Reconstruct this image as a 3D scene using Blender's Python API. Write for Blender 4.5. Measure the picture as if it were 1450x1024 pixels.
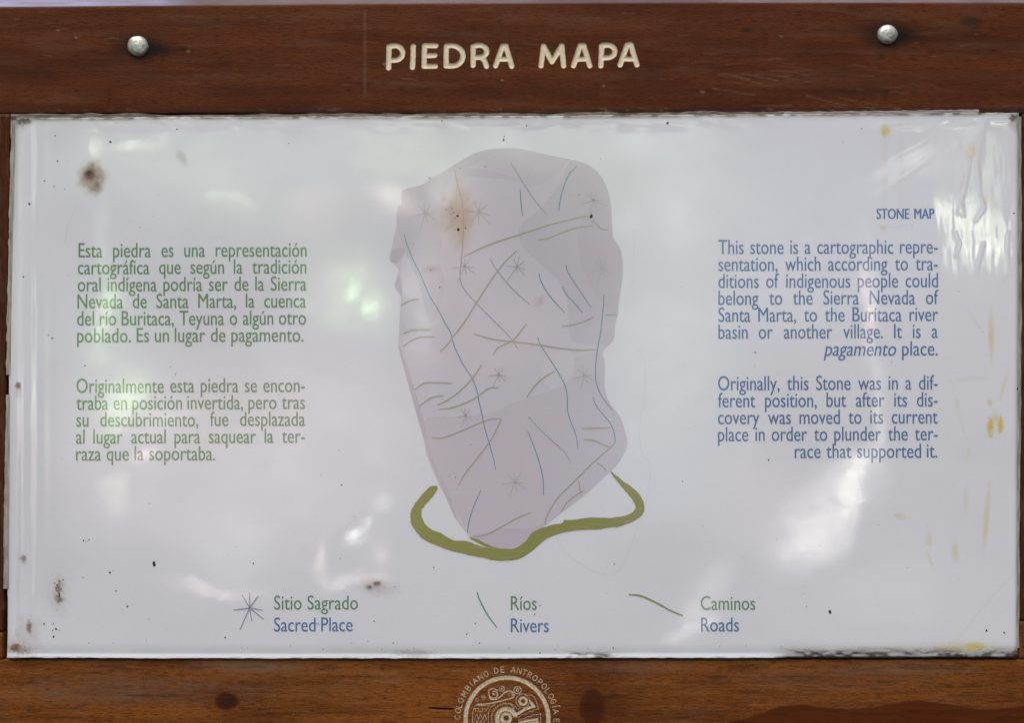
import bpy, math, random
import numpy as np
from mathutils import Vector
from mathutils.geometry import delaunay_2d_cdt

# ------------------------------------------------------------------ units
# The sign face is described in "face units" (u to the right, v downwards); one unit is S metres.
S = 1.0 / 1500.0
UC, VC, Z0 = 725.0, 512.0, 1.30
D = 1.60                       # camera distance
scene = bpy.context.scene
for o in list(bpy.data.objects):
    bpy.data.objects.remove(o)

# ------------------------------------------------------------------ camera
cam = bpy.data.cameras.new("camera")
cam.sensor_width = 36.0
cam.lens = 36.0 * D / (1450.0 * S)
cam.clip_start = 0.05
cam.clip_end = 200.0
cam_ob = bpy.data.objects.new("camera", cam)
cam_ob.location = (0, -D, Z0)
cam_ob.rotation_euler = (math.radians(90), 0, 0)
scene.collection.objects.link(cam_ob)
scene.camera = cam_ob

# ------------------------------------------------------------------ world: daylight sky seen through a forest canopy
SUN_EL, SUN_AZ = 58.0, 200.0    # the sign stands in open shade, light comes from above and in front
world = bpy.data.worlds.new("World")
scene.world = world
world.use_nodes = True
wt = world.node_tree
wt.nodes.clear()


class NB:
    """small helper for building node trees"""
    def __init__(self, tree):
        self.t = tree

    def new(self, typ, **kw):
        n = self.t.nodes.new(typ)
        for k, v in kw.items():
            setattr(n, k, v)
        return n

    def put(self, sock, val):
        if val is None:
            return
        if isinstance(val, bpy.types.NodeSocket):
            self.t.links.new(val, sock)
        else:
            sock.default_value = val

    def math(self, op, a, b=None, c=None, clamp=False):
        n = self.new("ShaderNodeMath", operation=op, use_clamp=clamp)
        self.put(n.inputs[0], a)
        self.put(n.inputs[1], b)
        self.put(n.inputs[2], c)
        return n.outputs[0]

    def mix(self, f, a, b, blend="MIX"):
        n = self.new("ShaderNodeMix", data_type="RGBA", blend_type=blend)
        self.put(n.inputs[0], f)
        self.put(n.inputs[6], a if isinstance(a, bpy.types.NodeSocket) else (*a, 1.0))
        self.put(n.inputs[7], b if isinstance(b, bpy.types.NodeSocket) else (*b, 1.0))
        return n.outputs[2]

    def noise(self, vec, scale, detail=4, rough=0.55, dist=0.0):
        n = self.new("ShaderNodeTexNoise")
        self.put(n.inputs["Vector"], vec)
        n.inputs["Scale"].default_value = scale
        n.inputs["Detail"].default_value = detail
        n.inputs["Roughness"].default_value = rough
        n.inputs["Distortion"].default_value = dist
        return n.outputs["Fac"]

    def ramp(self, fac, stops):
        n = self.new("ShaderNodeValToRGB")
        self.put(n.inputs[0], fac)
        e = n.color_ramp.elements
        while len(e) < len(stops):
            e.new(0.5)
        for k, (p, c) in enumerate(stops):
            e[k].position = p
            e[k].color = (*c, 1.0) if len(c) == 3 else c
        return n.outputs[0]

    def maprange(self, v, a, b, c=0.0, d=1.0, smooth=False):
        n = self.new("ShaderNodeMapRange")
        n.interpolation_type = "SMOOTHSTEP" if smooth else "LINEAR"
        self.put(n.inputs[0], v)
        for k, x in enumerate((a, b, c, d)):
            n.inputs[k + 1].default_value = x
        return n.outputs[0]


def patch_group():
    g = bpy.data.node_groups.new("reflection_patch", "ShaderNodeTree")
    for nm in ("u", "v", "cu", "cv", "ru", "rv", "ang", "gain", "pow"):
        g.interface.new_socket(nm, in_out="INPUT", socket_type="NodeSocketFloat")
    g.interface.new_socket("m", in_out="OUTPUT", socket_type="NodeSocketFloat")
    b = NB(g)
    i = b.new("NodeGroupInput").outputs
    o = b.new("NodeGroupOutput").inputs
    du, dv = b.math("SUBTRACT", i["u"], i["cu"]), b.math("SUBTRACT", i["v"], i["cv"])
    c, s = b.math("COSINE", i["ang"]), b.math("SINE", i["ang"])
    a1 = b.math("ADD", b.math("MULTIPLY", du, c), b.math("MULTIPLY", dv, s))
    a2 = b.math("SUBTRACT", b.math("MULTIPLY", dv, c), b.math("MULTIPLY", du, s))
    a1, a2 = b.math("DIVIDE", a1, i["ru"]), b.math("DIVIDE", a2, i["rv"])
    r = b.math("SQRT", b.math("ADD", b.math("MULTIPLY", a1, a1), b.math("MULTIPLY", a2, a2)))
    e = b.math("POWER", 2.71828, b.math("MULTIPLY", b.math("POWER", r, i["pow"]), -1.0))
    b.put(o[0], b.math("MULTIPLY", e, i["gain"]))
    return g


W = NB(wt)
sky = W.new("ShaderNodeTexSky", sky_type="NISHITA")
sky.sun_disc = False
sky.sun_elevation = math.radians(SUN_EL)
sky.sun_rotation = math.radians(SUN_AZ)
tc = W.new("ShaderNodeTexCoord")
dirv = tc.outputs["Generated"]
sep = W.new("ShaderNodeSeparateXYZ")
W.put(sep.inputs[0], dirv)
dx, dy, dz = sep.outputs
# leaves: dim green-grey mass with small bright holes, more open upwards
fol = W.noise(dirv, 9.0, 6, 0.62)
fol2 = W.noise(dirv, 2.2, 3, 0.5)
openup = W.maprange(dz, -0.1, 0.9, 0.0, 1.0)
leafmask = W.maprange(W.math("ADD", fol, W.math("MULTIPLY", openup, 0.16)), 0.44, 0.72, 0.10, 1.0, True)
leafmask = W.math("MULTIPLY", leafmask, W.maprange(fol2, 0.3, 0.7, 0.6, 1.3))
leafmask = W.math("MULTIPLY", leafmask, W.maprange(dz, 0.15, 0.75, 0.22, 1.25, True))
skyc = W.mix(0.62, sky.outputs[0], (0.0, 0.0, 0.0))
bw = W.new("ShaderNodeRGBToBW")
W.put(bw.inputs[0], sky.outputs[0])
greyc = W.new("ShaderNodeCombineColor")
W.put(greyc.inputs[0], W.math("MULTIPLY", bw.outputs[0], 1.03))
W.put(greyc.inputs[1], W.math("MULTIPLY", bw.outputs[0], 1.0))
W.put(greyc.inputs[2], W.math("MULTIPLY", bw.outputs[0], 0.94))
skyc = W.mix(0.74, sky.outputs[0], greyc.outputs[0])
leafc = W.new("ShaderNodeMix", data_type="RGBA", blend_type="MULTIPLY")
leafc.inputs[0].default_value = 1.0
W.put(leafc.inputs[6], skyc)
lv = W.new("ShaderNodeCombineColor")
for k in range(3):
    W.put(lv.inputs[k], leafmask)
W.put(leafc.inputs[7], lv.outputs[0])
ground = W.mix(W.maprange(dz, -0.25, 0.05), (0.16, 0.14, 0.11), leafc.outputs[2])
total = ground
# tinted bright patches added behind the viewer for the panel's reflections, directions as tangents (front half space only)
front = W.math("GREATER_THAN", W.math("MULTIPLY", dy, -1.0), 0.25)
den = W.math("MAXIMUM", W.math("MULTIPLY", dy, -1.0), 0.25)
uu0 = W.math("DIVIDE", dx, den)
vv0 = W.math("DIVIDE", dz, den)
cmb = W.new("ShaderNodeCombineXYZ")
W.put(cmb.inputs[0], uu0)
W.put(cmb.inputs[1], vv0)
wn = W.new("ShaderNodeTexNoise")
W.put(wn.inputs["Vector"], cmb.outputs[0])
wn.inputs["Scale"].default_value = 38.0
wn.inputs["Detail"].default_value = 3.0
wsep = W.new("ShaderNodeSeparateColor")
W.put(wsep.inputs[0], wn.outputs["Color"])
uu = W.math("ADD", uu0, W.math("MULTIPLY", W.math("SUBTRACT", wsep.outputs[0], 0.5), 0.030))
vv = W.math("ADD", vv0, W.math("MULTIPLY", W.math("SUBTRACT", wsep.outputs[1], 0.5), 0.030))
GG = patch_group()
K = S / D
# (centre, radii, tilt, gain, falloff power, colour)
WARM, GRN, YEL, PINK, BLU, WHT = (1.0, .95, .85), (.74, 1.0, .56), (.93, 1.0, .70), (1.0, .78, .72), (.78, .88, 1.0), (1, 1, 1)
PATCHES = [
    (1172, 722, 96, 44, 50, 25, 4.2, WARM), (1148, 765, 46, 26, 38, 15, 3.6, WARM), (1208, 700, 52, 15, 72, 25, 3.0, WARM), (1224, 660, 12, 46, -12, 20, 3.0, WARM),
    (1005, 835, 50, 15, 60, 26, 3.0, WARM), (982, 895, 34, 9, 38, 40, 3.0, WARM), (1245, 590, 8, 80, 0, 22, 2.6, WARM),
    (1376, 335, 38, 46, 0, 50, 3.4, YEL), (1340, 300, 14, 20, 0, 40, 2.6, YEL), (1422, 330, 9, 38, 0, 40, 2.4, YEL), (1385, 240, 30, 60, 0, 16, 2.0, YEL), (1385, 370, 14, 24, 0, 22, 2.0, YEL),
    (494, 402, 14, 16, 10, 44, 2.4, GRN), (531, 427, 13, 14, -10, 52, 2.4, GRN), (497, 410, 64, 62, 30, 20, 3.4, GRN), (425, 365, 12, 34, -50, 12, 2.4, GRN),
    (498, 763, 7, 5, 40, 75, 2.6, WHT), (514, 748, 8, 4, 45, 60, 2.6, WHT), (543, 722, 20, 16, 30, 16, 2.6, BLU),
    (447, 290, 52, 36, 0, 16, 4.0, PINK), (553, 284, 34, 14, -15, 34, 2.4, PINK),
    (312, 827, 62, 8, -2, 34, 3.0, PINK), (492, 814, 36, 8, 10, 34, 2.6, PINK), (452, 792, 11, 22, 0, 30, 2.8, PINK), (535, 780, 14, 14, 0, 18, 2, PINK),
    (1238, 445, 8, 54, 0, 46, 2.6, PINK), (1225, 400, 6, 60, 6, 26, 2.0, PINK),
    (192, 196, 34, 7, 18, 34, 2.6, YEL), (325, 284, 32, 7, -10, 40, 2.4, YEL), (127, 212, 7, 18, 0, 34, 2.6, YEL), (640, 300, 30, 60, 0, 6, 2, WHT),
    (147, 440, 12, 66, 0, 36, 2.6, GRN), (172, 572, 28, 24, 20, 42, 2.8, GRN), (196, 560, 12, 40, 0, 14, 2.4, GRN), (145, 330, 10, 40, 0, 10, 2.4, GRN),
    (212, 634, 22, 12, 0, 40, 2.6, PINK), (165, 690, 20, 20, 0, 18, 2.6, YEL), (230, 590, 60, 10, 0, 12, 2.4, YEL),
    (640, 205, 190, 46, 0, 10, 3.0, GRN), (250, 225, 190, 55, 0, 11, 2.6, GRN), (900, 260, 130, 90, 0, 9, 2.6, GRN), (330, 300, 120, 60, 0, 7, 2.4, GRN), (150, 500, 70, 110, 0, 9, 2.4, GRN), (560, 250, 90, 60, 0, 9, 2.4, GRN), (330, 640, 260, 150, 0, 13, 3.4, PINK), (470, 560, 90, 160, 0, 5, 3.0, PINK),
    (1130, 330, 260, 170, 0, 8, 3.0, BLU), (930, 560, 120, 220, 0, 7, 3.0, BLU), (655, 345, 40, 80, 0, 8, 2.0, PINK), (330, 760, 60, 50, 0, 8, 3, BLU),
    (600, 420, 24, 110, 0, 14, 3.0, WHT), (640, 268, 26, 28, 0, 18, 2.6, WHT), (1290, 215, 60, 10, 35, 20, 2.6, WHT), (1300, 245, 70, 8, 30, 14, 2.6, WHT), (885, 290, 4, 24, 8, 30, 2, WHT),
    (850, 200, 140, 30, 0, 9, 3, WHT), (700, 480, 160, 60, 0, 4, 3, PINK), (1250, 840, 90, 60, 20, 6, 3, YEL), (1080, 700, 60, 90, 20, 6, 3, PINK), (950, 440, 90, 200, 0, 5, 3, GRN),
]
accs = None
for (pu, pv, ru, rv, ang, gain, pw, colr) in PATCHES:
    gn = W.new("ShaderNodeGroup")
    gn.node_tree = GG
    W.put(gn.inputs["u"], uu)
    W.put(gn.inputs["v"], vv)
    for nm, val in (("cu", (pu - UC) * K), ("cv", (VC - pv) * K), ("ru", ru * K), ("rv", rv * K),
                    ("ang", math.radians(ang)), ("gain", gain), ("pow", pw)):
        gn.inputs[nm].default_value = val
    vm = W.new("ShaderNodeVectorMath", operation="SCALE")
    vm.inputs[0].default_value = colr
    W.put(vm.inputs["Scale"], gn.outputs[0])
    if accs is None:
        accs = vm.outputs[0]
    else:
        ad = W.new("ShaderNodeVectorMath", operation="ADD")
        W.put(ad.inputs[0], accs)
        W.put(ad.inputs[1], vm.outputs[0])
        accs = ad.outputs[0]
scl = W.new("ShaderNodeVectorMath", operation="SCALE")
W.put(scl.inputs[0], accs)
leafd = W.new("ShaderNodeMapping")
W.put(leafd.inputs["Vector"], cmb.outputs[0])
leafd.inputs["Rotation"].default_value = (0, 0, math.radians(-38))
leafd.inputs["Scale"].default_value = (60, 190, 1)
leafn = W.noise(leafd.outputs[0], 1.0, 4, .6)
PATCH_GAIN = W.math("MULTIPLY", front, W.maprange(leafn, .34, .62, .50, 1.0))
W.put(scl.inputs["Scale"], PATCH_GAIN)
fin = W.new("ShaderNodeVectorMath", operation="ADD")
W.put(fin.inputs[0], total)
W.put(fin.inputs[1], scl.outputs[0])
bg = W.new("ShaderNodeBackground")
W.put(bg.inputs["Color"], fin.outputs[0])
bg.inputs["Strength"].default_value = 0.12
wo = W.new("ShaderNodeOutputWorld")
world.cycles.sampling_method = "MANUAL"
world.cycles.sample_map_resolution = 2048
W.put(wo.inputs[0], bg.outputs[0])

# ------------------------------------------------------------------ sun (softened by the canopy)
sun = bpy.data.lights.new("sun", "SUN")
sun.energy = 0.9
sun.angle = math.radians(40)
sun.color = (1.0, 0.96, 0.90)
sun_ob = bpy.data.objects.new("sun", sun)
az, el = math.radians(SUN_AZ), math.radians(SUN_EL)
to_sun = Vector((math.sin(az) * math.cos(el), math.cos(az) * math.cos(el), math.sin(el)))
sun_ob.rotation_euler = to_sun.to_track_quat("Z", "Y").to_euler()
sun_ob.location = (0, -3, 5)
scene.collection.objects.link(sun_ob)

vs = scene.view_settings
vs.view_transform = "Standard"
vs.look = "None"
vs.gamma = 1.0
vs.use_curve_mapping = False
vs.exposure = 1.15
scene.cycles.use_denoising = True
scene.cycles.denoiser = "OPENIMAGEDENOISE"
scene.cycles.denoising_input_passes = "RGB_ALBEDO_NORMAL"
scene.cycles.denoising_prefilter = "ACCURATE"
scene.cycles.max_bounces = 6
scene.cycles.sample_clamp_indirect = 10.0
scene.render.filter_size = 1.7

# ------------------------------------------------------------------ numeric helpers
rng = np.random.RandomState(7)


def sm(a, b, x):
    t = np.clip((x - a) / (b - a), 0, 1)
    return t * t * (3 - 2 * t)


def vnoise(x, y, seed=0):
    x = np.asarray(x, float)
    y = np.asarray(y, float)
    xi, yi = np.floor(x).astype(np.int64), np.floor(y).astype(np.int64)
    fx, fy = x - xi, y - yi
    fx, fy = fx * fx * (3 - 2 * fx), fy * fy * (3 - 2 * fy)

    def h(i, j):
        n = (i * 374761393 + j * 668265263 + seed * 982451653) & 0x7fffffff
        n = ((n ^ (n >> 13)) * 1274126177) & 0x7fffffff
        n = n ^ (n >> 16)
        return (n & 0xffff) / 65535.0
    a, b, c, d = h(xi, yi), h(xi + 1, yi), h(xi, yi + 1), h(xi + 1, yi + 1)
    return (a * (1 - fx) + b * fx) * (1 - fy) + (c * (1 - fx) + d * fx) * fy


def fbm(x, y, seed=0, oct=4):
    r, a, t = 0.0, 0.5, 0.0
    for k in range(oct):
        r = r + a * vnoise(x * 2 ** k, y * 2 ** k, seed + k * 17)
        t += a
        a *= 0.5
    return r / t


def ell(u, v, cu, cv, ru, rv, wob=0.0, seed=0, soft=0.35, ang=0.0):
    """soft edged irregular spot, 1 inside 0 outside"""
    du, dv = u - cu, v - cv
    if ang:
        c, s = math.cos(math.radians(ang)), math.sin(math.radians(ang))
        du, dv = du * c + dv * s, dv * c - du * s
    r = np.sqrt((du / ru) ** 2 + (dv / rv) ** 2)
    if wob:
        sc = 2.2 / max(2.0, min(ru, rv))
        r = r + wob * (fbm(u * sc, v * sc, seed, 3) - 0.5) * 2
    return 1 - sm(1 - soft, 1 + soft, r)


def seg_dist(u, v, pts):
    best = np.full(np.shape(u), 1e9)
    for (x0, y0), (x1, y1) in zip(pts[:-1], pts[1:]):
        ex, ey = x1 - x0, y1 - y0
        L = ex * ex + ey * ey + 1e-9
        t = np.clip(((u - x0) * ex + (v - y0) * ey) / L, 0, 1)
        best = np.minimum(best, np.hypot(u - x0 - t * ex, v - y0 - t * ey))
    return best


def smooth(pts, n=6, closed=False):
    P = [np.array(p, float) for p in pts]
    out = []
    m = len(P)
    rngk = range(m if closed else m - 1)
    for i in rngk:
        if closed:
            p0, p1, p2, p3 = P[(i - 1) % m], P[i], P[(i + 1) % m], P[(i + 2) % m]
        else:
            p1, p2 = P[i], P[i + 1]
            p0 = P[i - 1] if i else 2 * p1 - p2
            p3 = P[i + 2] if i + 2 < m else 2 * p2 - p1
        for k in range(n):
            t = k / n
            out.append(tuple(0.5 * (2 * p1 + (p2 - p0) * t + (2 * p0 - 5 * p1 + 4 * p2 - p3) * t * t
                                    + (3 * p1 - p0 - 3 * p2 + p3) * t ** 3)))
    if not closed:
        out.append(tuple(P[-1]))
    return out


def lin(c):
    r = []
    for x in c:
        x = x / 255.0
        r.append(x / 12.92 if x <= 0.04045 else ((x + 0.055) / 1.055) ** 2.4)
    return np.array(r)


# ------------------------------------------------------------------ fields of the printed sheet
LEFT_V = [158, 330, 530, 700, 935]
LEFT_U = [21.0, 16.5, 13.0, 11.8, 10.5]
RIGHT_V = [155, 300, 560, 935]
RIGHT_U = [1442.5, 1442.5, 1441.5, 1440.5]
TOP_U = [15, 300, 700, 1000, 1380, 1445]
TOP_V = [167.5, 165.5, 164.5, 162.5, 160.0, 160.0]
BOT_U = [8, 300, 700, 1100, 1445]
BOT_V = [931.5, 932.5, 932.5, 931.5, 931.5]


def h_sheet(u, v):
    """height of the laminated face above the wood, in face units"""
    u = np.asarray(u, float)
    v = np.asarray(v, float)
    h = np.full(u.shape, 2.6)
    # long slow waves of the plastic
    h = h + 0.20 * (fbm(u / 150, v / 110, 3, 2) - .5) + 0.035 * (fbm(u / 46, v / 60, 5, 2) - .5)
    # vertical ripples close to the left edge
    wl = np.exp(-((u - 30) / 26) ** 2)
    wob = 5 * (fbm(v / 90, v * 0 + 3.3, 8, 3) - .5)
    h = h + wl * (0.30 * np.sin((u + wob) / 3.1) * (0.3 + fbm(v / 60, u / 40, 12, 2)) )
    crease = (u - (32 + 1.5 * (fbm(v / 70, v * 0, 31, 2) - .5)))
    h = h - 0.55 * np.exp(-(crease / 1.6) ** 2) * sm(520, 380, v)
    ridge = u - (26 - 3.0 * sm(780, 860, v) + 4 * (fbm(v / 50, v * 0 + 9, 33, 2) - .5))
    h = h + (.6 + .5 * sm(680, 700, v) * sm(800, 780, v)) * np.exp(-(ridge / 3.4) ** 2) * sm(600, 690, v)
    # crumpled film on the right
    wr = sm(1300, 1370, u) * (1 - sm(520, 640, v)) * sm(165, 215, v)
    h = h + wr * (.13 * (fbm(u / 11, v / 60, 41, 3) - .5))
    for pts, a, wdt in (([(1373, 225), (1366, 265), (1357, 302)], .7, 2.2), ([(1384, 232), (1386, 270), (1393, 295), (1381, 312)], .8, 2.0),
                        ([(1362, 240), (1360, 275), (1363, 306)], .6, 1.8), ([(1426, 330), (1425, 355), (1430, 385)], .6, 2.0),
                        ([(1392, 345), (1388, 358), (1384, 378)], .8, 1.8), ([(1352, 330), (1359, 345), (1353, 362)], .6, 2.0),
                        ([(1395, 170), (1386, 205), (1384, 235)], .5, 3.0), ([(1428, 525), (1420, 560)], .6, 1.6),
                        ([(1340, 170), (1305, 200), (1262, 222)], .14, 5.0), ([(1350, 200), (1310, 228), (1262, 262)], .14, 5.0)):
        m = (u > 1240) & (v < 600)
        d = np.full(u.shape, 1e3)
        if m.any():
            d[m] = seg_dist(u[m], v[m], pts)
        h = h + .24 * a * np.exp(-(d / wdt) ** 2)
    # small puckers along the top edge
    h = h + 0.7 * np.exp(-((v - 172) / 9) ** 2) * (fbm(u / 26, v / 9, 51, 2) - .5)
    # rounded lips
    bot = np.interp(u, BOT_U, BOT_V)
    w = 7.5 + 2.5 * (fbm(u / 60, u * 0, 61, 2) - .5)
    h = h + 1.35 * sm(bot - w, bot - 0.5, v) * (1 - 0.75 * sm(1060, 1130, u))
    lef = np.interp(v, LEFT_V, LEFT_U)
    h = h - 2.2 * (1 - sm(0.0, 5.0, u - lef))
    rig = np.interp(v, RIGHT_V, RIGHT_U)
    h = h - 2.0 * (1 - sm(0.0, 4.0, rig - u))
    return h


SPECKS = [(82, 228, 2), (42.5, 289, 2.4), (157, 201, 2), (79, 192, 1.5), (64, 256, 1.5), (77, 264, 1.3), (251, 183, 1.5), (199, 322, 1.3),
          (409, 203, 1), (714, 193, 1.6), (713, 198, 2), (745.6, 178, 1.5), (626, 171, 1.6), (945, 174, 2.4), (608, 252, 1.5), (687, 236, 1.5),
          (652, 238, 1.3), (648, 306, 2.3), (649, 325, 3), (642, 301, 1.5), (632, 297, 1.4), (659, 323, 1.6), (820, 276, 1.4), (610, 382.6, 1.7),
          (622.8, 407, 1.8), (586, 346, 1.3), (1219.5, 182, 1.5), (1193, 201, 1), (119, 765.6, 1.8), (127, 764.6, 1.5), (124, 767, 1), (156, 811, 2),
          (161, 808, 1), (118, 818, 1.5), (165, 837, 1.6), (181, 859, 2), (359, 798, 1.5), (212, 713, 1), (76.6, 901.7, 2.4), (80, 891, 2),
          (76, 884, 1.6), (75, 893, 1.5), (85, 893, 1.3), (63, 884, 1.8), (90, 821, 1.6), (84, 822, 1.2), (319, 903, 1.8), (208, 907, 1.1),
          (559, 831, 1.3), (614, 804, 1.5), (530, 880, 1.8), (757, 870, 1.8), (765, 858, 1.3), (673, 883, 1.6), (661, 898, 1.6), (679, 911, 1.4),
          (557, 911, 1.6), (764.6, 925, 1.5), (868, 918, 1.8), (484, 687, 2.0), (870, 799, 1.3), (1141.5, 859, 1.4), (1396, 893, 2.2), (1421, 896, 1.9),
          (1284, 804, 1), (34, 392, 1.5), (74.5, 479, 1.9), (69, 475, 1.2), (121, 518, 1.4), (249, 530, 1.3), (1088, 651.5, 1.7), (1069, 499, 1.6),
          (1262, 513, 1), (1440, 551, 2.6), (480, 638, 1), (500, 731, 1), (503, 732, 1), (482, 791, 1.2), (645, 676, 1.4), (636, 675, 1.2),
          (966, 682, 1.4), (668, 630, 1.3), (1120, 470, 1.0), (995, 745, 0.9), (300, 480, 1.0), (395, 560, .9), (1435, 302, 1.8), (92, 268, 1.0)]


def stains(u, v):
    """dirt of the sheet: brown mildew, yellow resin, grey-olive grime, black mould (each 0..1)"""
    u = np.asarray(u, float)
    v = np.asarray(v, float)
    fine = fbm(u / 3.2, v / 3.2, 71, 3)
    mid = fbm(u / 11, v / 11, 73, 3)
    br = 0.62 * ell(u, v, 131, 252, 16, 20, .5, 3, .4) * (0.35 + 1.0 * fine)
    br = br + .5 * ell(u, v, 128, 247, 8, 8, .4, 4, .5)
    br = br + .30 * ell(u, v, 258, 223, 5, 9, .5, 5, .8, -30)
    br = br + .9 * ell(u, v, 84, 838, 5, 17, .8, 7, .7) * sm(.42, .62, fine) + .6 * ell(u, v, 84, 848, 5, 4, .5, 8, .5)
    br = br + .9 * ell(u, v, 42, 888, 3.5, 8, .6, 9, .5) + .9 * ell(u, v, 22, 917, 7, 5, .6, 10, .5) + .5 * ell(u, v, 33, 921, 9, 6, .8, 11, .6)
    br = br + .8 * ell(u, v, 34, 792, 4, 5, .9, 12, .6) + .9 * ell(u, v, 26.5, 546, 3.5, 4.5, .3, 13, .4)
    br = br + 1.0 * ell(u, v, 534, 827, 5, 3, .6, 14, .4) + .9 * ell(u, v, 523, 832, 4, 2.5, .5, 15, .4) + .25 * ell(u, v, 540, 835, 18, 8, .5, 18, .9)
    br = br + .9 * ell(u, v, 1437, 925, 5, 4, .4, 19, .4) + .25 * ell(u, v, 610, 382, 9, 4, .5, 20, .9) + .55 * ell(u, v, 450, 884, 3, 1.5, .2, 22, .5)
    br = br + .28 * ell(u, v, 763, 427, 5, 6, .6, 23, .8)
    ta = 1.15 * ell(u, v, 649, 302, 16, 30, .45, 6, .85) * (0.3 + 1.1 * fine) + .30 * ell(u, v, 640, 308, 30, 42, .4, 16, .95) + .25 * ell(u, v, 654, 340, 9, 14, .5, 17, .9)
    ta = ta + .55 * ell(u, v, 132, 252, 19, 22, .4, 24, .4) + .3 * ell(u, v, 42, 890, 14, 14, .6, 25, .9) + .35 * ell(u, v, 84, 840, 11, 22, .6, 26, .9) + .4 * ell(u, v, 28, 915, 22, 14, .6, 27, .9)
    ta = ta + .5 * ell(u, v, 528, 829, 14, 8, .6, 28, .8) + .4 * ell(u, v, 27, 552, 5, 9, .5, 29, .8)
    ye = .75 * ell(u, v, 1253, 185, 6, 8, .2, 30, .5) + .22 * ell(u, v, 1252, 235, 3, 50, .3, 31, .9) + .20 * ell(u, v, 1275, 230, 3, 66, .4, 32, .9)
    ye = ye + .9 * ell(u, v, 1402, 606, 4.5, 13, .5, 33, .5) + .95 * ell(u, v, 1416, 603, 4, 12, .5, 34, .5) + .5 * ell(u, v, 1409, 592, 4, 6, .5, 35, .7)
    ye = ye + .5 * ell(u, v, 1403, 475, 3.5, 32, .4, 36, .6) + .45 * ell(u, v, 1396, 735, 3.5, 42, .4, 37, .7, 5) + .4 * ell(u, v, 1352, 782, 4.5, 14, .5, 38, .7)
    ye = ye + .42 * ell(u, v, 1273, 731, 7, 4, .5, 39, .6) + .35 * ell(u, v, 1315, 765, 4, 9, .5, 40, .7) + .3 * ell(u, v, 1316, 792, 2.5, 12, .5, 41, .7, -20)
    ye = ye + .3 * ell(u, v, 1367, 708, 3, 14, .5, 42, .8) + .5 * ell(u, v, 1401, 570, 3, 5, .5, 43, .6) + .4 * ell(u, v, 1421, 545, 2, 18, .4, 44, .7, 15)
    ye = ye + .55 * ell(u, v, 1250, 323, 4, 3, .4, 45, .7) + .5 * ell(u, v, 1374, 213, 8, 9, .5, 46, .8) + .45 * ell(u, v, 1397, 282, 3, 7, .5, 47, .6)
    for k, pts in enumerate([[(1372, 240), (1360, 270), (1361, 305)], [(1384, 215), (1386, 240), (1394, 290)], [(1351, 320), (1357, 345), (1351, 368)],
                             [(1345, 540), (1393, 536), (1396, 510)], [(1350, 540), (1358, 590), (1372, 640), (1366, 670), (1345, 690)],
                             [(1426, 335), (1428, 380), (1420, 400)], [(1370, 440), (1390, 470)], [(1398, 345), (1392, 352)]]):
        m = u > 1300
        d = np.full(u.shape, 1e3)
        if m.any():
            d[m] = seg_dist(u[m], v[m], pts)
        ye = ye + .28 * np.exp(-(d / 1.8) ** 2) * sm(.3, .65, mid)
    ye = ye + .35 * ell(u, v, 1365, 917, 40, 6, .7, 48, .8) + .5 * ell(u, v, 1380, 915, 12, 5, .6, 49, .6)
    ye = ye * (0.55 + 0.7 * fbm(u / 3, v / 9, 75, 3))
    bot = np.interp(u, BOT_U, BOT_V)
    top = np.interp(u, TOP_U, TOP_V)
    lef = np.interp(v, LEFT_V, LEFT_U)
    rig = np.interp(v, RIGHT_V, RIGHT_U)
    db, dt, dl, dr = bot - v, v - top, u - lef, rig - u
    gr = .42 * sm(24, 7, db) * (0.4 + .9 * fbm(u / 70, v / 20, 81, 3)) * sm(4, 9, db)
    gr = gr + .95 * sm(7, .5, dt) * sm(.22, .55, fbm(u / 22, v / 8, 82, 3)) * (1 - .6 * sm(1380, 1395, u)) + .30 * sm(14, 2, dt) * fbm(u / 50, v / 30, 87, 2)
    gr = gr + .55 * sm(14, 2, dl) * (.25 + .9 * fbm(u / 8, v / 90, 83, 3)) * sm(420, 200, v) + .22 * sm(10, 1, dl)
    gr = gr + .50 * sm(8, 1, dr) * (.4 + .8 * fbm(u / 7, v / 60, 84, 3))
    gr = gr + .55 * sm(22, 5, db) * sm(1080, 1130, u) * (.3 + fbm(u / 12, v / 6, 95, 3))
    gr = gr + .10 * sm(.52, .75, fbm(u / 160, v / 160, 85, 3)) + .5 * ell(u, v, 585, 926, 26, 5, .8, 50, .6)
    gr = gr + .45 * ell(u, v, 1438, 175, 9, 11, .7, 53, .6) + .55 * ell(u, v, 28, 172, 14, 9, .7, 54, .6)
    bl = np.zeros_like(u)
    patch = sm(.40, .66, fbm(u / 11, v / 3.6, 91, 5))
    bl = bl + .62 * sm(17, 6, db) * patch * sm(1090, 1125, u) * (1 - .35 * sm(5, 1, db)) + .45 * sm(12, 4, db) * sm(1095, 1130, u) * (.3 + fbm(u / 9, v / 4, 94, 3))
    bl = bl + .9 * sm(12, 4, db) * patch * sm(790, 815, u) * sm(885, 850, u) + .45 * sm(4, 0, db) * sm(.5, .70, fbm(u / 14, v / 3, 92, 3)) + .8 * sm(3.5, 0, db) * sm(1090, 1130, u)
    bl = bl + .9 * sm(5, -.5, dt) * sm(.46, .68, fbm(u / 11, v / 4, 93, 3)) + .7 * ell(u, v, 34, 171, 9, 5, .8, 55, .5) + .8 * ell(u, v, 1434, 167, 5, 5, .8, 56, .5)
    bl = bl + .75 * ell(u, v, 131 - 4, 246, 4, 4, .7, 57, .4) + .35 * ell(u, v, 138, 262, 3.5, 3.5, .8, 58, .5) + .5 * ell(u, v, 86, 849, 3, 2.5, .6, 59, .5)
    return [np.clip(x, 0, 1) for x in (br, ye, gr, bl, ta)]


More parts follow.
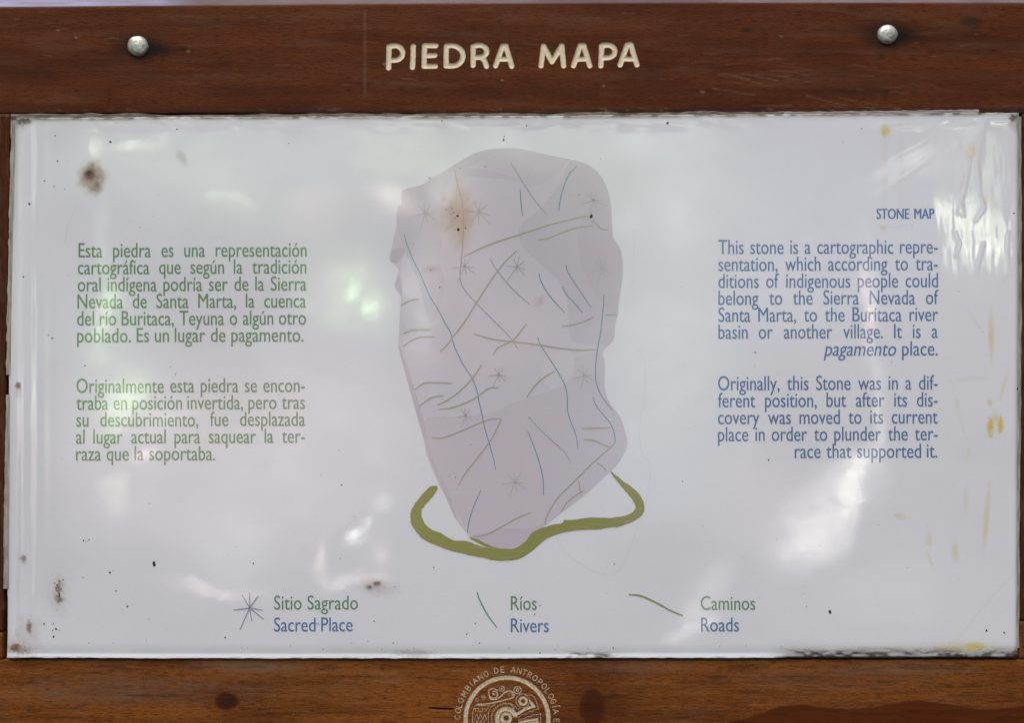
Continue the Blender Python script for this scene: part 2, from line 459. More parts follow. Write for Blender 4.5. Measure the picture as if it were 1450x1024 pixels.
# ------------------------------------------------------------------ object helpers
BASE = Vector((0, 0, Z0 - (1200 - VC) * S))       # foot of the sign


def to_xyz(u, v, h):
    u, v, h = (np.asarray(a, float) for a in (u, v, h))
    return np.stack([(u - UC) * S - BASE.x, -h * S - BASE.y, Z0 + (VC - v) * S - BASE.z], -1)


def empty(name, label, cat):
    o = bpy.data.objects.new(name, None)
    o.location = BASE
    o.empty_display_size = .05
    o["label"] = label
    o["category"] = cat
    scene.collection.objects.link(o)
    return o


def link(name, me, mat, parent, label=None):
    me.materials.clear()
    me.materials.append(mat)
    o = bpy.data.objects.new(name, me)
    o.parent = parent
    if label:
        o["label"] = label
    scene.collection.objects.link(o)
    return o


def mesh_from(name, co, faces):
    me = bpy.data.meshes.new(name)
    me.from_pydata([tuple(c) for c in co], [], faces)
    me.update()
    return me


def shade(me, smooth_=True):
    me.polygons.foreach_set("use_smooth", np.full(len(me.polygons), smooth_))


def attr(me, name, arr):
    a = me.attributes.new(name, "FLOAT", "POINT")
    a.data.foreach_set("value", np.asarray(arr, np.float32).ravel())


def grid_quads(ny, nx):
    i = np.arange(ny * nx).reshape(ny, nx)
    return np.stack([i[:-1, :-1], i[1:, :-1], i[1:, 1:], i[:-1, 1:]], -1).reshape(-1, 4)


def skirt(ny, nx, n0):
    """indices of the border loop of a grid and side faces to a copied loop starting at n0"""
    i = np.arange(ny * nx).reshape(ny, nx)
    loop = np.concatenate([i[:-1, 0], i[-1, :-1], i[:0:-1, -1], i[0, :0:-1]])
    m = len(loop)
    k = np.arange(m)
    quads = np.stack([loop, n0 + k, n0 + (k + 1) % m, np.roll(loop, -1)], -1)
    return loop, quads


def mesh_np(name, co, quads, extra=()):
    me = bpy.data.meshes.new(name)
    nq = len(quads)
    loops = quads.ravel()
    starts = np.arange(nq) * 4
    totals = np.full(nq, 4)
    for f in extra:
        starts = np.append(starts, len(loops))
        totals = np.append(totals, len(f))
        loops = np.append(loops, f)
    me.vertices.add(len(co))
    me.vertices.foreach_set("co", np.asarray(co, np.float32).ravel())
    me.loops.add(len(loops))
    me.loops.foreach_set("vertex_index", loops.astype(np.int32))
    me.polygons.add(len(starts))
    me.polygons.foreach_set("loop_start", starts.astype(np.int32))
    me.polygons.foreach_set("loop_total", totals.astype(np.int32))
    me.update(calc_edges=True)
    me.validate()
    return me


def sheet_normals(u, v):
    e = 0.7
    hx = (h_sheet(u + e, v) - h_sheet(u - e, v)) / (2 * e)
    hv = (h_sheet(u, v + e) - h_sheet(u, v - e)) / (2 * e)
    n = np.stack([-hx, -np.ones_like(hx), hv], -1)
    return n / np.linalg.norm(n, axis=-1, keepdims=True)


def add_stains(me, u, v):
    for nm, a in zip(("brown", "yellow", "grime", "mould", "tan"), stains(u, v)):
        attr(me, nm, a)


def printed(name, uv, faces, lift, mat, parent, label=None, stain=True):
    """ink on the sheet: follows its waves, carries its dirt and its gloss"""
    uv = np.asarray(uv, float)
    u, v = uv[:, 0], uv[:, 1]
    co = to_xyz(u, v, h_sheet(u, v) + lift)
    me = mesh_from(name, co, faces)
    # make every face look outwards
    if len(me.polygons):
        ny = np.zeros(len(me.polygons) * 3)
        me.polygons.foreach_get("normal", ny)
        if ny.reshape(-1, 3)[:, 1].mean() > 0:
            me.flip_normals()
    add_stains(me, u, v)
    shade(me)
    me.normals_split_custom_set_from_vertices([tuple(n) for n in sheet_normals(u, v)])
    return link(name, me, mat, parent, label)


def fill(name, outline, lift, mat, parent, label=None, step=7.0):
    """a filled printed shape, triangulated finely enough to follow the sheet"""
    pts = [Vector(p) for p in outline]
    arr = np.array(outline)
    n = len(pts)
    lo, hi = arr.min(0), arr.max(0)
    gx, gy = np.meshgrid(np.arange(lo[0] + step / 2, hi[0], step), np.arange(lo[1] + step / 2, hi[1], step))
    q = np.stack([gx.ravel(), gy.ravel()], -1)
    inside = np.zeros(len(q), bool)
    j = n - 1
    for i in range(n):
        xi, yi, xj, yj = *arr[i], *arr[j]
        c = ((yi > q[:, 1]) != (yj > q[:, 1])) & (q[:, 0] < (xj - xi) * (q[:, 1] - yi) / (yj - yi + 1e-12) + xi)
        inside ^= c
        j = i
    q = q[inside]
    d = seg_dist(q[:, 0], q[:, 1], [tuple(p) for p in arr] + [tuple(arr[0])]) if len(q) else np.zeros(0)
    q = q[d > step * .35]
    allp = pts + [Vector(p) for p in q]
    vo, eo, fo, *_ = delaunay_2d_cdt(allp, [], [list(range(n))], 1, 1e-4)
    return printed(name, [(p.x, p.y) for p in vo], [list(f) for f in fo], lift, mat, parent, label)


def ribbon(name, pts, width, lift, mat, parent, label=None, taper=.35, jit=.12, sm_n=5):
    P = np.array(smooth(pts, sm_n) if len(pts) > 2 else [tuple(np.array(pts[0]) + (np.array(pts[1]) - np.array(pts[0])) * t) for t in np.linspace(0, 1, 8)])
    T = np.gradient(P, axis=0)
    T /= np.linalg.norm(T, axis=1, keepdims=True) + 1e-9
    N = np.stack([-T[:, 1], T[:, 0]], -1)
    m = len(P)
    s = np.linspace(0, 1, m)
    sd = int(abs(P[0, 0] * 13 + P[0, 1] * 7)) % 997
    w = width * .5 * (1 - taper * np.abs(2 * s - 1) ** 5) * (1 + jit * 2 * (vnoise(s * m / 2, s * 0, sd) - .5))
    A, B = P + N * w[:, None], P - N * w[:, None]
    uv = np.concatenate([A, B])
    f = [(k, k + 1, m + k + 1, m + k) for k in range(m - 1)]
    return printed(name, uv, f, lift, mat, parent, label)


def merge_uv(parts):
    uv, fc, n = [], [], 0
    for a, f in parts:
        uv += [tuple(x) for x in a]
        fc += [tuple(i + n for i in g) for g in f]
        n += len(a)
    return uv, fc


# ------------------------------------------------------------------ materials
EXPO = 0.70           # how a white-sheet reflectance turns into picture brightness; used only to look up ink reflectances


def ink(c):
    return tuple(float(x) for x in np.clip(lin(c) / EXPO, 0, .9))


def mat_new(name):
    m = bpy.data.materials.new(name)
    m.use_nodes = True
    m.node_tree.nodes.clear()
    b = NB(m.node_tree)
    out = b.new("ShaderNodeOutputMaterial")
    p = b.new("ShaderNodeBsdfPrincipled")
    b.put(out.inputs[0], p.outputs[0])
    return m, b, p


def get_attr(b, name):
    n = b.new("ShaderNodeAttribute", attribute_name=name)
    return n.outputs["Fac"]


def laminate(name, base, vary=0.03):
    m, b, p = mat_new(name)
    geo = b.new("ShaderNodeNewGeometry")
    pos = geo.outputs["Position"]
    big = b.noise(pos, 5.0, 4, .55)
    sml = b.noise(pos, 420.0, 3, .6)
    lo = tuple(x * (1 - vary) for x in base)
    hi = tuple(min(1, x * (1 + vary)) for x in base)
    c = b.mix(b.maprange(big, .3, .7), lo, hi)
    grn = b.noise(pos, 1300.0, 2, .6)
    c = b.mix(b.maprange(grn, .40, .66, 0, .10), c, tuple(x * .62 for x in base))
    scm = b.new("ShaderNodeMapping")
    b.put(scm.inputs["Vector"], pos)
    scm.inputs["Rotation"].default_value = (0, math.radians(24), 0)
    scm.inputs["Scale"].default_value = (22, 300, 520)
    scuff = b.noise(scm.outputs[0], 1.0, 3, .6, .3)
    c = b.mix(b.maprange(scuff, .63, .74, 0, .22), c, (.74, .74, .76))
    c = b.mix(b.math("MULTIPLY", b.maprange(sml, .58, .75), .06), c, (.35, .32, .26))
    c = b.mix(b.math("MULTIPLY", get_attr(b, "grime"), .75), c, (.26, .235, .17))
    c = b.mix(b.math("MULTIPLY", get_attr(b, "tan"), .80), c, (.43, .30, .195))
    c = b.mix(b.math("MULTIPLY", get_attr(b, "yellow"), .95), c, (.66, .51, .05))
    c = b.mix(b.math("MULTIPLY", get_attr(b, "brown"), .92), c, (.17, .085, .045))
    c = b.mix(get_attr(b, "mould"), c, (.022, .018, .014))
    b.put(p.inputs["Base Color"], c)
    dirt = b.math("MAXIMUM", get_attr(b, "mould"), b.math("MAXIMUM", get_attr(b, "brown"), get_attr(b, "grime")))
    smear = b.noise(pos, 60.0, 5, .65, .6)
    rough = b.math("ADD", b.maprange(smear, .35, .75, .015, .045), b.math("MULTIPLY", dirt, .4))
    b.put(p.inputs["Roughness"], rough)
    p.inputs["IOR"].default_value = 1.48
    bump = b.new("ShaderNodeBump")
    bump.inputs["Strength"].default_value = .02
    bump.inputs["Distance"].default_value = .0004
    b.put(bump.inputs["Height"], b.noise(pos, 160.0, 3, .5))
    b.put(p.inputs["Normal"], bump.outputs[0])
    return m


def wood(name, dark, mid, light, scale=1.0, vertical=False, gloss=.42):
    m, b, p = mat_new(name)
    geo = b.new("ShaderNodeNewGeometry")
    mp = b.new("ShaderNodeMapping")
    b.put(mp.inputs["Vector"], geo.outputs["Position"])
    mp.inputs["Scale"].default_value = (95, 95, 7) if vertical else (7, 95, 95)
    wv = mp.outputs[0]
    n1 = b.noise(wv, 1.0 * scale, 6, .62, .5)
    mp2 = b.new("ShaderNodeMapping")
    b.put(mp2.inputs["Vector"], geo.outputs["Position"])
    mp2.inputs["Scale"].default_value = (900, 900, 120) if vertical else (120, 900, 900)
    n2 = b.noise(mp2.outputs[0], 1.0, 3, .6)
    mp3 = b.new("ShaderNodeMapping")
    b.put(mp3.inputs["Vector"], geo.outputs["Position"])
    mp3.inputs["Scale"].default_value = (14, 14, 2.2) if vertical else (2.2, 14, 14)
    n3 = b.noise(mp3.outputs[0], 1.6, 3, .5)
    f = b.math("ADD", b.math("MULTIPLY", n1, .55), b.math("MULTIPLY", n3, .45))
    c = b.ramp(f, [(.36, dark), (.50, mid), (.66, light)])
    warm = b.noise(mp3.outputs[0], 3.1, 4, .55)
    c = b.mix(b.maprange(warm, .46, .66, 0, .55), c, (mid[0] * 1.45, mid[1] * 1.35, mid[2] * .95))
    c = b.mix(b.maprange(warm, .30, .46, .45, 0), c, (dark[0] * .80, dark[1] * .92, dark[2] * 1.2))
    c = b.mix(b.maprange(n2, .52, .66, 0, .66), c, tuple(x * .38 for x in dark))
    c = b.mix(b.maprange(n2, .30, .46, .30, 0), c, tuple(min(1, x * 1.5) for x in light))
    mottled = b.noise(geo.outputs["Position"], 240.0, 4, .6)
    c = b.mix(b.maprange(mottled, .55, .75, 0, .22), c, tuple(x * .55 for x in mid))
    fuzz = b.noise(geo.outputs["Position"], 760.0, 4, .7)
    c = b.mix(b.maprange(fuzz, .42, .66, 0, .48), c, tuple(x * .45 for x in dark))
    c = b.mix(b.maprange(fuzz, .30, .44, .22, 0), c, tuple(min(1, x * 1.6) for x in light))
    c = b.mix(get_attr(b, "grey"), c, (.165, .115, .080))
    c = b.mix(get_attr(b, "sky_tint"), c, (.36, .34, .50))  # sky reflection on the chamfer, put into the wood colour
    c = b.mix(get_attr(b, "scratch"), c, (.30, .19, .12))
    c = b.mix(get_attr(b, "red"), c, tuple(x * k for x, k in zip(mid, (.42, .30, .30))))
    c = b.mix(get_attr(b, "stain"), c, (.012, .009, .008))
    b.put(p.inputs["Base Color"], c)
    b.put(p.inputs["Roughness"], b.math("ADD", b.maprange(n1, .3, .7, gloss - .08, gloss + .12), b.math("MULTIPLY", get_attr(b, "grey"), .3)))
    p.inputs["IOR"].default_value = 1.46
    p.inputs["Specular IOR Level"].default_value = .13
    bump = b.new("ShaderNodeBump")
    bump.inputs["Strength"].default_value = .35
    bump.inputs["Distance"].default_value = .0005
    hgt = b.math("SUBTRACT", b.math("MULTIPLY", n1, .8), b.math("MULTIPLY", b.maprange(n2, .5, .72), .7))
    b.put(bump.inputs["Height"], hgt)
    b.put(p.inputs["Normal"], bump.outputs[0])
    return m


M_sheet = laminate("white_laminate", (.768, .776, .858), .025)
M_green = laminate("green_ink", ink((92, 122, 90)))
M_blue = laminate("blue_ink", ink((78, 102, 142)))
M_stone = laminate("stone_print", ink((178, 173, 184)))
M_dark = laminate("stone_print_dark", ink((171, 166, 177)))
M_low = laminate("stone_print_lower", ink((174, 168, 179)))
M_mid = laminate("stone_print_mid", ink((173, 168, 178)))
M_mauve = laminate("stone_print_mauve", ink((169, 161, 174)))
M_pale = laminate("stone_print_pale", ink((181, 177, 186)))
M_river = laminate("river_ink", ink((108, 132, 152)))
M_river_p = laminate("river_ink_mauve", ink((141, 137, 152)))
M_road = laminate("road_ink", ink((149, 144, 131)))
M_star = laminate("star_ink", ink((161, 155, 161)))
M_legend_star = laminate("legend_star_ink", ink((138, 134, 150)))
M_river_l = laminate("legend_river_ink", ink((88, 132, 135)))
M_road_l = laminate("legend_road_ink", ink((120, 130, 85)))
M_band = laminate("olive_ink", ink((126, 126, 76)), .10)
M_faint = laminate("faint_scratch", ink((187, 188, 195)))

M_top = wood("dark_varnished_wood", (.070, .0185, .0064), (.114, .0305, .0096), (.150, .044, .0148))
M_bottom = wood("brown_wood", (.108, .032, .0072), (.205, .065, .0130), (.300, .106, .024), gloss=.5)
M_side = wood("side_wood", (.050, .0150, .0060), (.088, .0260, .0092), (.118, .038, .0140), vertical=True)

# pale paint in the carved grooves
M_paint, b, p = mat_new("pale_groove_paint")
geo = b.new("ShaderNodeNewGeometry")
nz = b.noise(geo.outputs["Position"], 380.0, 4, .65)
nz2 = b.noise(geo.outputs["Position"], 900.0, 2, .6)
c = b.mix(b.maprange(nz, .35, .70), (.74, .62, .43), (.86, .77, .60))
c = b.mix(b.maprange(nz2, .60, .74, 0, .55), c, (.26, .16, .08))
c = b.mix(get_attr(b, "edge"), c, (.22, .12, .055))
b.put(p.inputs["Base Color"], c)
p.inputs["Roughness"].default_value = .7
M_paint2, b, p = mat_new("worn_groove_paint")
geo = b.new("ShaderNodeNewGeometry")
nz = b.noise(geo.outputs["Position"], 420.0, 4, .65)
c = b.mix(b.maprange(nz, .35, .68), (.42, .29, .18), (.76, .66, .51))
c = b.mix(get_attr(b, "edge"), c, (.17, .075, .03))
b.put(p.inputs["Base Color"], c)
p.inputs["Roughness"].default_value = .75

M_bolt, b, p = mat_new("galvanised_steel")
geo = b.new("ShaderNodeNewGeometry")
n1 = b.noise(geo.outputs["Position"], 330.0, 4, .6)
n2 = b.noise(geo.outputs["Position"], 260.0, 5, .7)
c = b.mix(b.maprange(n1, .35, .65), (.46, .46, .43), (.72, .73, .72))
c = b.mix(b.maprange(n2, .52, .66, 0, .75), c, (.27, .21, .09))
b.put(p.inputs["Base Color"], c)
p.inputs["Metallic"].default_value = .55
b.put(p.inputs["Roughness"], b.maprange(n1, .3, .7, .34, .55))
bp = b.new("ShaderNodeBump")
bp.inputs["Strength"].default_value = .5
bp.inputs["Distance"].default_value = .0006
b.put(bp.inputs["Height"], n1)
b.put(p.inputs["Normal"], bp.outputs[0])

M_film, b, p = mat_new("grimy_film_edge")
geo = b.new("ShaderNodeNewGeometry")
mpf = b.new("ShaderNodeMapping")
b.put(mpf.inputs["Vector"], geo.outputs["Position"])
mpf.inputs["Scale"].default_value = (60, 60, 420)
n1 = b.noise(mpf.outputs[0], 1.0, 4, .65)
n2 = b.noise(geo.outputs["Position"], 90.0, 4, .6)
c = b.mix(b.maprange(n1, .36, .66), (.060, .047, .035), (.25, .22, .19))
c = b.mix(b.maprange(n2, .55, .70, 0, .8), c, (.075, .055, .035))
b.put(p.inputs["Base Color"], c)
p.inputs["Roughness"].default_value = .75
p.inputs["Specular IOR Level"].default_value = .2
M_film2, b, p = mat_new("milky_film_edge")
geo = b.new("ShaderNodeNewGeometry")
mpf = b.new("ShaderNodeMapping")
b.put(mpf.inputs["Vector"], geo.outputs["Position"])
mpf.inputs["Scale"].default_value = (500, 60, 40)
n1 = b.noise(mpf.outputs[0], 1.0, 4, .65)
c = b.mix(b.maprange(n1, .36, .66), (.22, .205, .165), (.47, .45, .41))
b.put(p.inputs["Base Color"], c)
p.inputs["Roughness"].default_value = .6
p.inputs["Specular IOR Level"].default_value = .3
M_film3, b, p = mat_new("dirty_film_edge")
geo = b.new("ShaderNodeNewGeometry")
mpf = b.new("ShaderNodeMapping")
b.put(mpf.inputs["Vector"], geo.outputs["Position"])
mpf.inputs["Scale"].default_value = (40, 60, 700)
n1 = b.noise(mpf.outputs[0], 1.0, 4, .65)
c = b.mix(b.maprange(n1, .38, .62), (.11, .085, .08), (.33, .29, .30))
b.put(p.inputs["Base Color"], c)
p.inputs["Roughness"].default_value = .7
M_speck, b, p = mat_new("black_mould")
p.inputs["Base Color"].default_value = (.030, .024, .020, 1)
p.inputs["Roughness"].default_value = .8
M_back, b, p = mat_new("dark_backing_wood")
p.inputs["Base Color"].default_value = (.020, .012, .008, 1)
p.inputs["Roughness"].default_value = .9

# ------------------------------------------------------------------ carved strokes
def arc(cx, cy, rx, ry, a0, a1, n=14):
    return [(cx + rx * math.cos(math.radians(a)), cy + ry * math.sin(math.radians(a))) for a in np.linspace(a0, a1, n)]


TITLE_R = 4.0
T = []
T += [[(551, 65), (550.2, 95)], [(551, 65)] + arc(559, 74, 11.2, 10.3, -100, 88, 12) + [(554.5, 84.6)]]                    # P
T += [[(585, 64.5), (584.8, 78), (583.9, 94.5)]]                                                                          # I
T += [[(617, 63.8), (601.2, 63.6), (600.4, 93), (616.3, 92.8)], [(601, 78.2), (615.4, 77.6)]]                             # E
T += [[(632, 64.2), (631.5, 92.2)], [(632, 64.2), (640, 63.6)] + arc(640, 78.2, 15.6, 14.4, -85, 85, 14) + [(631.5, 92.4)]]  # D
T += [[(670, 65), (669.8, 91.6)], [(670, 65)] + arc(679, 71.8, 10.2, 8.6, -100, 80, 12) + [(671, 80.8)], [(682, 80.4), (686, 85), (688.8, 93)]]  # R
T += [[(701.7, 92.2), (711.5, 64.6), (716, 64.2), (724.6, 92.8)], [(706, 83), (721, 82.6)]]                               # A
T += [[(766, 92.2), (769.6, 64), (781.6, 86.5), (795.3, 63.8), (798, 92.2)]]                                              # M
T += [[(812, 92.2), (821.6, 63.6), (826.6, 63.8), (835, 92.2)], [(816, 83), (831, 82.6)]]                                 # A
T += [[(852, 63.6), (850.8, 92.2)], [(852, 63.6)] + arc(860, 71.8, 10.6, 9.0, -100, 80, 12) + [(853, 81.2)]]              # P
T += [[(878, 91), (888, 62.4), (893, 62), (901.8, 90.8)], [(882, 82.2), (898, 83)]]                                       # A
TITLE = [(s, TITLE_R) for s in T]

# single-stroke capitals in a unit box (x 0..0.7, y 0 bottom .. 1 top)
GL = {
    "C": [[(.62, .85), (.4, 1), (.12, .85), (0, .5), (.12, .15), (.4, 0), (.62, .15)]],
    "O": [[(.35, 1), (.08, .82), (0, .5), (.08, .18), (.35, 0), (.62, .18), (.7, .5), (.62, .82), (.35, 1)]],
    "L": [[(.08, 1), (.08, 0), (.6, 0)]],
    "M": [[(0, 0), (.06, 1), (.35, .3), (.64, 1), (.7, 0)]],
    "B": [[(.08, 0), (.08, 1), (.45, .98), (.58, .78), (.45, .54), (.08, .52)], [(.45, .54), (.64, .28), (.45, .02), (.08, 0)]],
    "I": [[(.35, 0), (.35, 1)]],
    "Í": [[(.35, 0), (.35, .95)], [(.34, 1.2), (.55, 1.42)]],
    "A": [[(0, 0), (.35, 1), (.7, 0)], [(.12, .34), (.58, .34)]],
    "N": [[(.04, 0), (.04, 1), (.66, 0), (.66, 1)]],
    "D": [[(.06, 0), (.06, 1), (.4, .95), (.66, .65), (.66, .35), (.4, .05), (.06, 0)]],
    "E": [[(.6, 1), (.08, 1), (.08, 0), (.6, 0)], [(.08, .52), (.5, .52)]],
    "T": [[(0, 1), (.7, 1)], [(.35, 1), (.35, 0)]],
    "R": [[(.08, 0), (.08, 1), (.45, .98), (.62, .76), (.45, .52), (.08, .5)], [(.36, .5), (.66, 0)]],
    "P": [[(.08, 0), (.08, 1), (.45, .98), (.62, .74), (.45, .48), (.08, .46)]],
    "G": [[(.62, .85), (.4, 1), (.12, .85), (0, .5), (.12, .15), (.4, 0), (.64, .15), (.64, .46), (.4, .46)]],
}
EC = (717.8, 1018.6)
EM_TEXT, EM_FIG = [], []
for ch, a in zip("COLOMBIANO" + "DE" + "ANTROPOLOGÍA" + "E",
                 [-88, -80.5, -74.5, -68, -59.5, -51.5, -45.6, -40, -32.5, -25, -12.5, -5, 7.5, 14.5, 20.8, 27.3, 34.5, 42, 48.8, 55.6, 62.8, 69.5, 75.6, 81.5, 92]):
    ar = math.radians(a)
    for st in GL[ch]:
        pl = []
        for (x, y) in st:
            lx, ly = (x - .35) * 8.6, 66.3 + y * 7.8
            pl.append((EC[0] + lx * math.cos(ar) + ly * math.sin(ar), EC[1] + lx * math.sin(ar) - ly * math.cos(ar)))
        EM_TEXT.append((pl, 0.82))


def q(x, y):
    return (640 + x / 9.06, 940 + y / 9.06)


def qs(*pts):
    return [q(*p) for p in pts]


def spiral(x, y, r0, r1, a0, turns, n=26):
    return [q(x + (r0 + (r1 - r0) * t) * math.cos(math.radians(a0 + 360 * turns * t)), y + (r0 + (r1 - r0) * t) * math.sin(math.radians(a0 + 360 * turns * t)))
            for t in np.linspace(0, 1, n)]


def circ(x, y, r, n=22):
    return [q(x + r * math.cos(t), y + r * math.sin(t)) for t in np.linspace(0, 2 * math.pi, n)]


EM_FIG.append(([(EC[0] + 58.6 * math.cos(t), EC[1] + 58.6 * math.sin(t)) for t in np.linspace(0, 2 * math.pi, 90)], 3.5))
f = EM_FIG
f.append((smooth(qs((545, 400), (525, 385), (540, 355), (580, 375), (575, 425), (530, 445), (480, 410), (475, 345), (530, 322), (585, 345))[::1], 4), 1.15))
f.append((smooth(qs((475, 400), (500, 455), (560, 460), (620, 425), (680, 370), (740, 350), (790, 385), (785, 435), (700, 460), (590, 490), (470, 515), (320, 525)), 4), 1.35))
f.append((spiral(738, 405, 6, 42, 30, 1.1), .8))
f.append((circ(640, 325, 32), .9)); f.append((circ(640, 325, 8), .8))
f.append((circ(840, 342, 46), 1.0)); f.append((circ(840, 342, 16), 1.0))
f.append((circ(908, 480, 88), .8)); f.append((circ(912, 480, 45), 2.3))
f.append((circ(695, 700, 56), 2.7))
jag = [q(695 + r * math.cos(a), 700 + r * math.sin(a)) for a, r in zip(np.linspace(math.radians(95), math.radians(345), 44), [108, 128] * 22)]
f.append((jag, 2.6))
jag2 = [q(695 + r * math.cos(a), 700 + r * math.sin(a)) for a, r in zip(np.linspace(math.radians(95), math.radians(300), 40), [178, 196] * 20)]
f.append((jag2, .75))
f.append((qs((750, 505), (775, 540), (790, 590), (810, 545), (835, 590), (870, 580)), .8))
f.append((qs((800, 660), (850, 640), (930, 590), (1010, 560)), 2.5))
f.append((qs((1005, 480), (1060, 555), (1000, 560)), 1.8)); f.append((qs((1020, 510), (1040, 545)), 2.2))
f.append((smooth(qs((970, 415), (1020, 405), (1070, 460), (1110, 585)), 4), .75))
f.append((qs((1110, 585), (1060, 590), (1030, 620), (990, 615), (960, 650), (900, 655), (860, 690), (790, 690)), .75))
f.append((qs((850, 730), (890, 715), (930, 710), (960, 685), (1010, 685), (1040, 655), (1090, 660), (1135, 640), (1140, 790)), .75))
f.append((qs((870, 760), (960, 735), (1090, 715)), 2.2)); f.append((qs((900, 790), (1100, 750)), 2.2))
f.append((qs((262, 800), (265, 620), (300, 540), (480, 540), (440, 600)), .8))
f.append((qs((470, 800), (465, 640), (500, 560), (560, 520)), .75))
f.append((qs((300, 620), (300, 580), (345, 580), (345, 620), (390, 620), (390, 580), (435, 580), (435, 620)), .75))
f.append((qs((290, 720), (320, 650), (340, 720), (370, 650), (395, 720), (420, 650), (445, 720)), .75))
f.append((qs((290, 790), (320, 730), (340, 790), (370, 730), (395, 790), (420, 730)), .75))
f.append((spiral(395, 432, 4, 36, 0, 1.3), .75)); f.append((circ(320, 465, 18), .7))
# lower half of the disc, below the picture
for k in range(7):
    f.append((qs((300 + 120 * k, 860), (330 + 115 * k, 1000), (400 + 95 * k, 1110)), .9))


def stroke_sdf(u, v, strokes):
    s = np.full(u.shape, -1e3)
    for pts, r in strokes:
        pu = [p[0] for p in pts]
        pv = [p[1] for p in pts]
        m = (u > min(pu) - r - 4) & (u < max(pu) + r + 4) & (v > min(pv) - r - 4) & (v < max(pv) + r + 4)
        if m.any():
            s[m] = np.maximum(s[m], r - seg_dist(u[m], v[m], pts))
    return s


def carve_depth(s, r):
    t = np.clip(s / r, 0, 1)
    return np.sqrt(np.clip(1 - (1 - t) ** 2, 0, 1))


def axis(breaks):
    """coordinates with a chosen step per interval"""
    out = []
    for (a, bb, st) in breaks:
        n = max(1, int(round((bb - a) / st)))
        out += list(np.linspace(a, bb, n, endpoint=False))
    out.append(breaks[-1][1])
    return np.array(out)


def clip_region(U, V, H, F, lift):
    """polygons of the grid where F > 0 (marching through each cell), returned as co, faces, u, v, F"""
    ny, nx = F.shape
    key, uv, hh, ff, faces = {}, [], [], [], []

    def vert(i, j):
        k = (i, j)
        if k not in key:
            key[k] = len(uv)
            uv.append((U[i, j], V[i, j])); hh.append(H[i, j]); ff.append(F[i, j])
        return key[k]

    def cut(i0, j0, i1, j1):
        k = (min((i0, j0), (i1, j1)), max((i0, j0), (i1, j1)))
        if k not in key:
            t = F[i0, j0] / (F[i0, j0] - F[i1, j1])
            key[k] = len(uv)
            uv.append((U[i0, j0] + t * (U[i1, j1] - U[i0, j0]), V[i0, j0] + t * (V[i1, j1] - V[i0, j0])))
            hh.append(H[i0, j0] + t * (H[i1, j1] - H[i0, j0])); ff.append(0.0)
        return key[k]
    pos = F > 0
    cell = pos[:-1, :-1] | pos[1:, :-1] | pos[:-1, 1:] | pos[1:, 1:]
    for i, j in np.argwhere(cell):
        cs = [(i, j), (i + 1, j), (i + 1, j + 1), (i, j + 1)]
        poly = []
        for a, bb in zip(cs, cs[1:] + cs[:1]):
            if pos[a]:
                poly.append(vert(*a))
            if pos[a] != pos[bb]:
                poly.append(cut(*a, *bb))
        if len(poly) >= 3:
            faces.append(poly)
    uv = np.array(uv)
    return to_xyz(uv[:, 0], uv[:, 1], np.array(hh) + lift), faces, uv[:, 0], uv[:, 1], np.array(ff)


# ------------------------------------------------------------------ the wooden sign
board = empty("wooden_signboard", "dark brown varnished wooden board with carved title, framing the white panel", "signboard")
THICK = 55.0


def plank(name, us, vs, hfun, fields, mat, label):
    U, V = np.meshgrid(us, vs)
    H = hfun(U, V)
    ny, nx = U.shape
    co = to_xyz(U.ravel(), V.ravel(), H.ravel())
    loop, sq = skirt(ny, nx, ny * nx)
    back = to_xyz(U.ravel()[loop], V.ravel()[loop], np.full(len(loop), -THICK))
    me = mesh_np(name, np.concatenate([co, back]), np.concatenate([grid_quads(ny, nx), sq]), [ny * nx + np.arange(len(loop))[::-1]])
    fl = fields(U.ravel(), V.ravel())
    for nm in ("stain", "grey", "scratch", "red", "sky_tint"):
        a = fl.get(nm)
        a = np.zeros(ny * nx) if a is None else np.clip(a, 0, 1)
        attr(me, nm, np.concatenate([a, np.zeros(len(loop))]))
    shade(me)
    o = link(name, me, mat, board, label)
    return o, U, V, H


def scratches(u, v, n, box, seed, ang=(-12, 12), ln=(20, 70), w=.7):
    r = np.random.RandomState(seed)
    out = np.zeros_like(u)
    for k in range(n):
        x, y = r.uniform(box[0], box[2]), r.uniform(box[1], box[3])
        a, L = math.radians(r.uniform(*ang)), r.uniform(*ln)
        pts = [(x, y), (x + L * .5 * math.cos(a), y + L * .5 * math.sin(a) + r.uniform(-1, 1)), (x + L * math.cos(a), y + L * math.sin(a))]
        m = (np.abs(u - pts[1][0]) < L) & (np.abs(v - pts[1][1]) < L)
        if m.any():
            out[m] = np.maximum(out[m], r.uniform(.25, .7) * np.exp(-(seg_dist(u[m], v[m], pts) / w) ** 2))
    return out


TOP_EDGE = ([-60, 0, 500, 1000, 1450, 1520], [9.5, 9.2, 5.0, 3.0, 3.4, 3.6])
TOP_LOW = ([-60, 100, 700, 1380, 1520], [161.5, 160.5, 159.0, 156.0, 156.0])


def h_top(U, V):
    e = np.interp(U, *TOP_EDGE) + 1.2 * (fbm(U / 40, U * 0, 101, 3) - .5)
    h = -np.clip(e - V, 0, None) * 1.05 - 1.2 * sm(2.0, 0.0, np.abs(e - V)) * .4
    low = np.interp(U, *TOP_LOW)
    h = h - 2.5 * sm(low - 2.5, low + .5, V) * 0
    h = h + .22 * (fbm(U / 120, V / 5, 103, 3) - .5)
    s = stroke_sdf(U, V, TITLE) + .55 * (fbm(U / 2.2, V / 2.2, 105, 2) - .5)
    return h - 1.9 * carve_depth(s, TITLE_R)


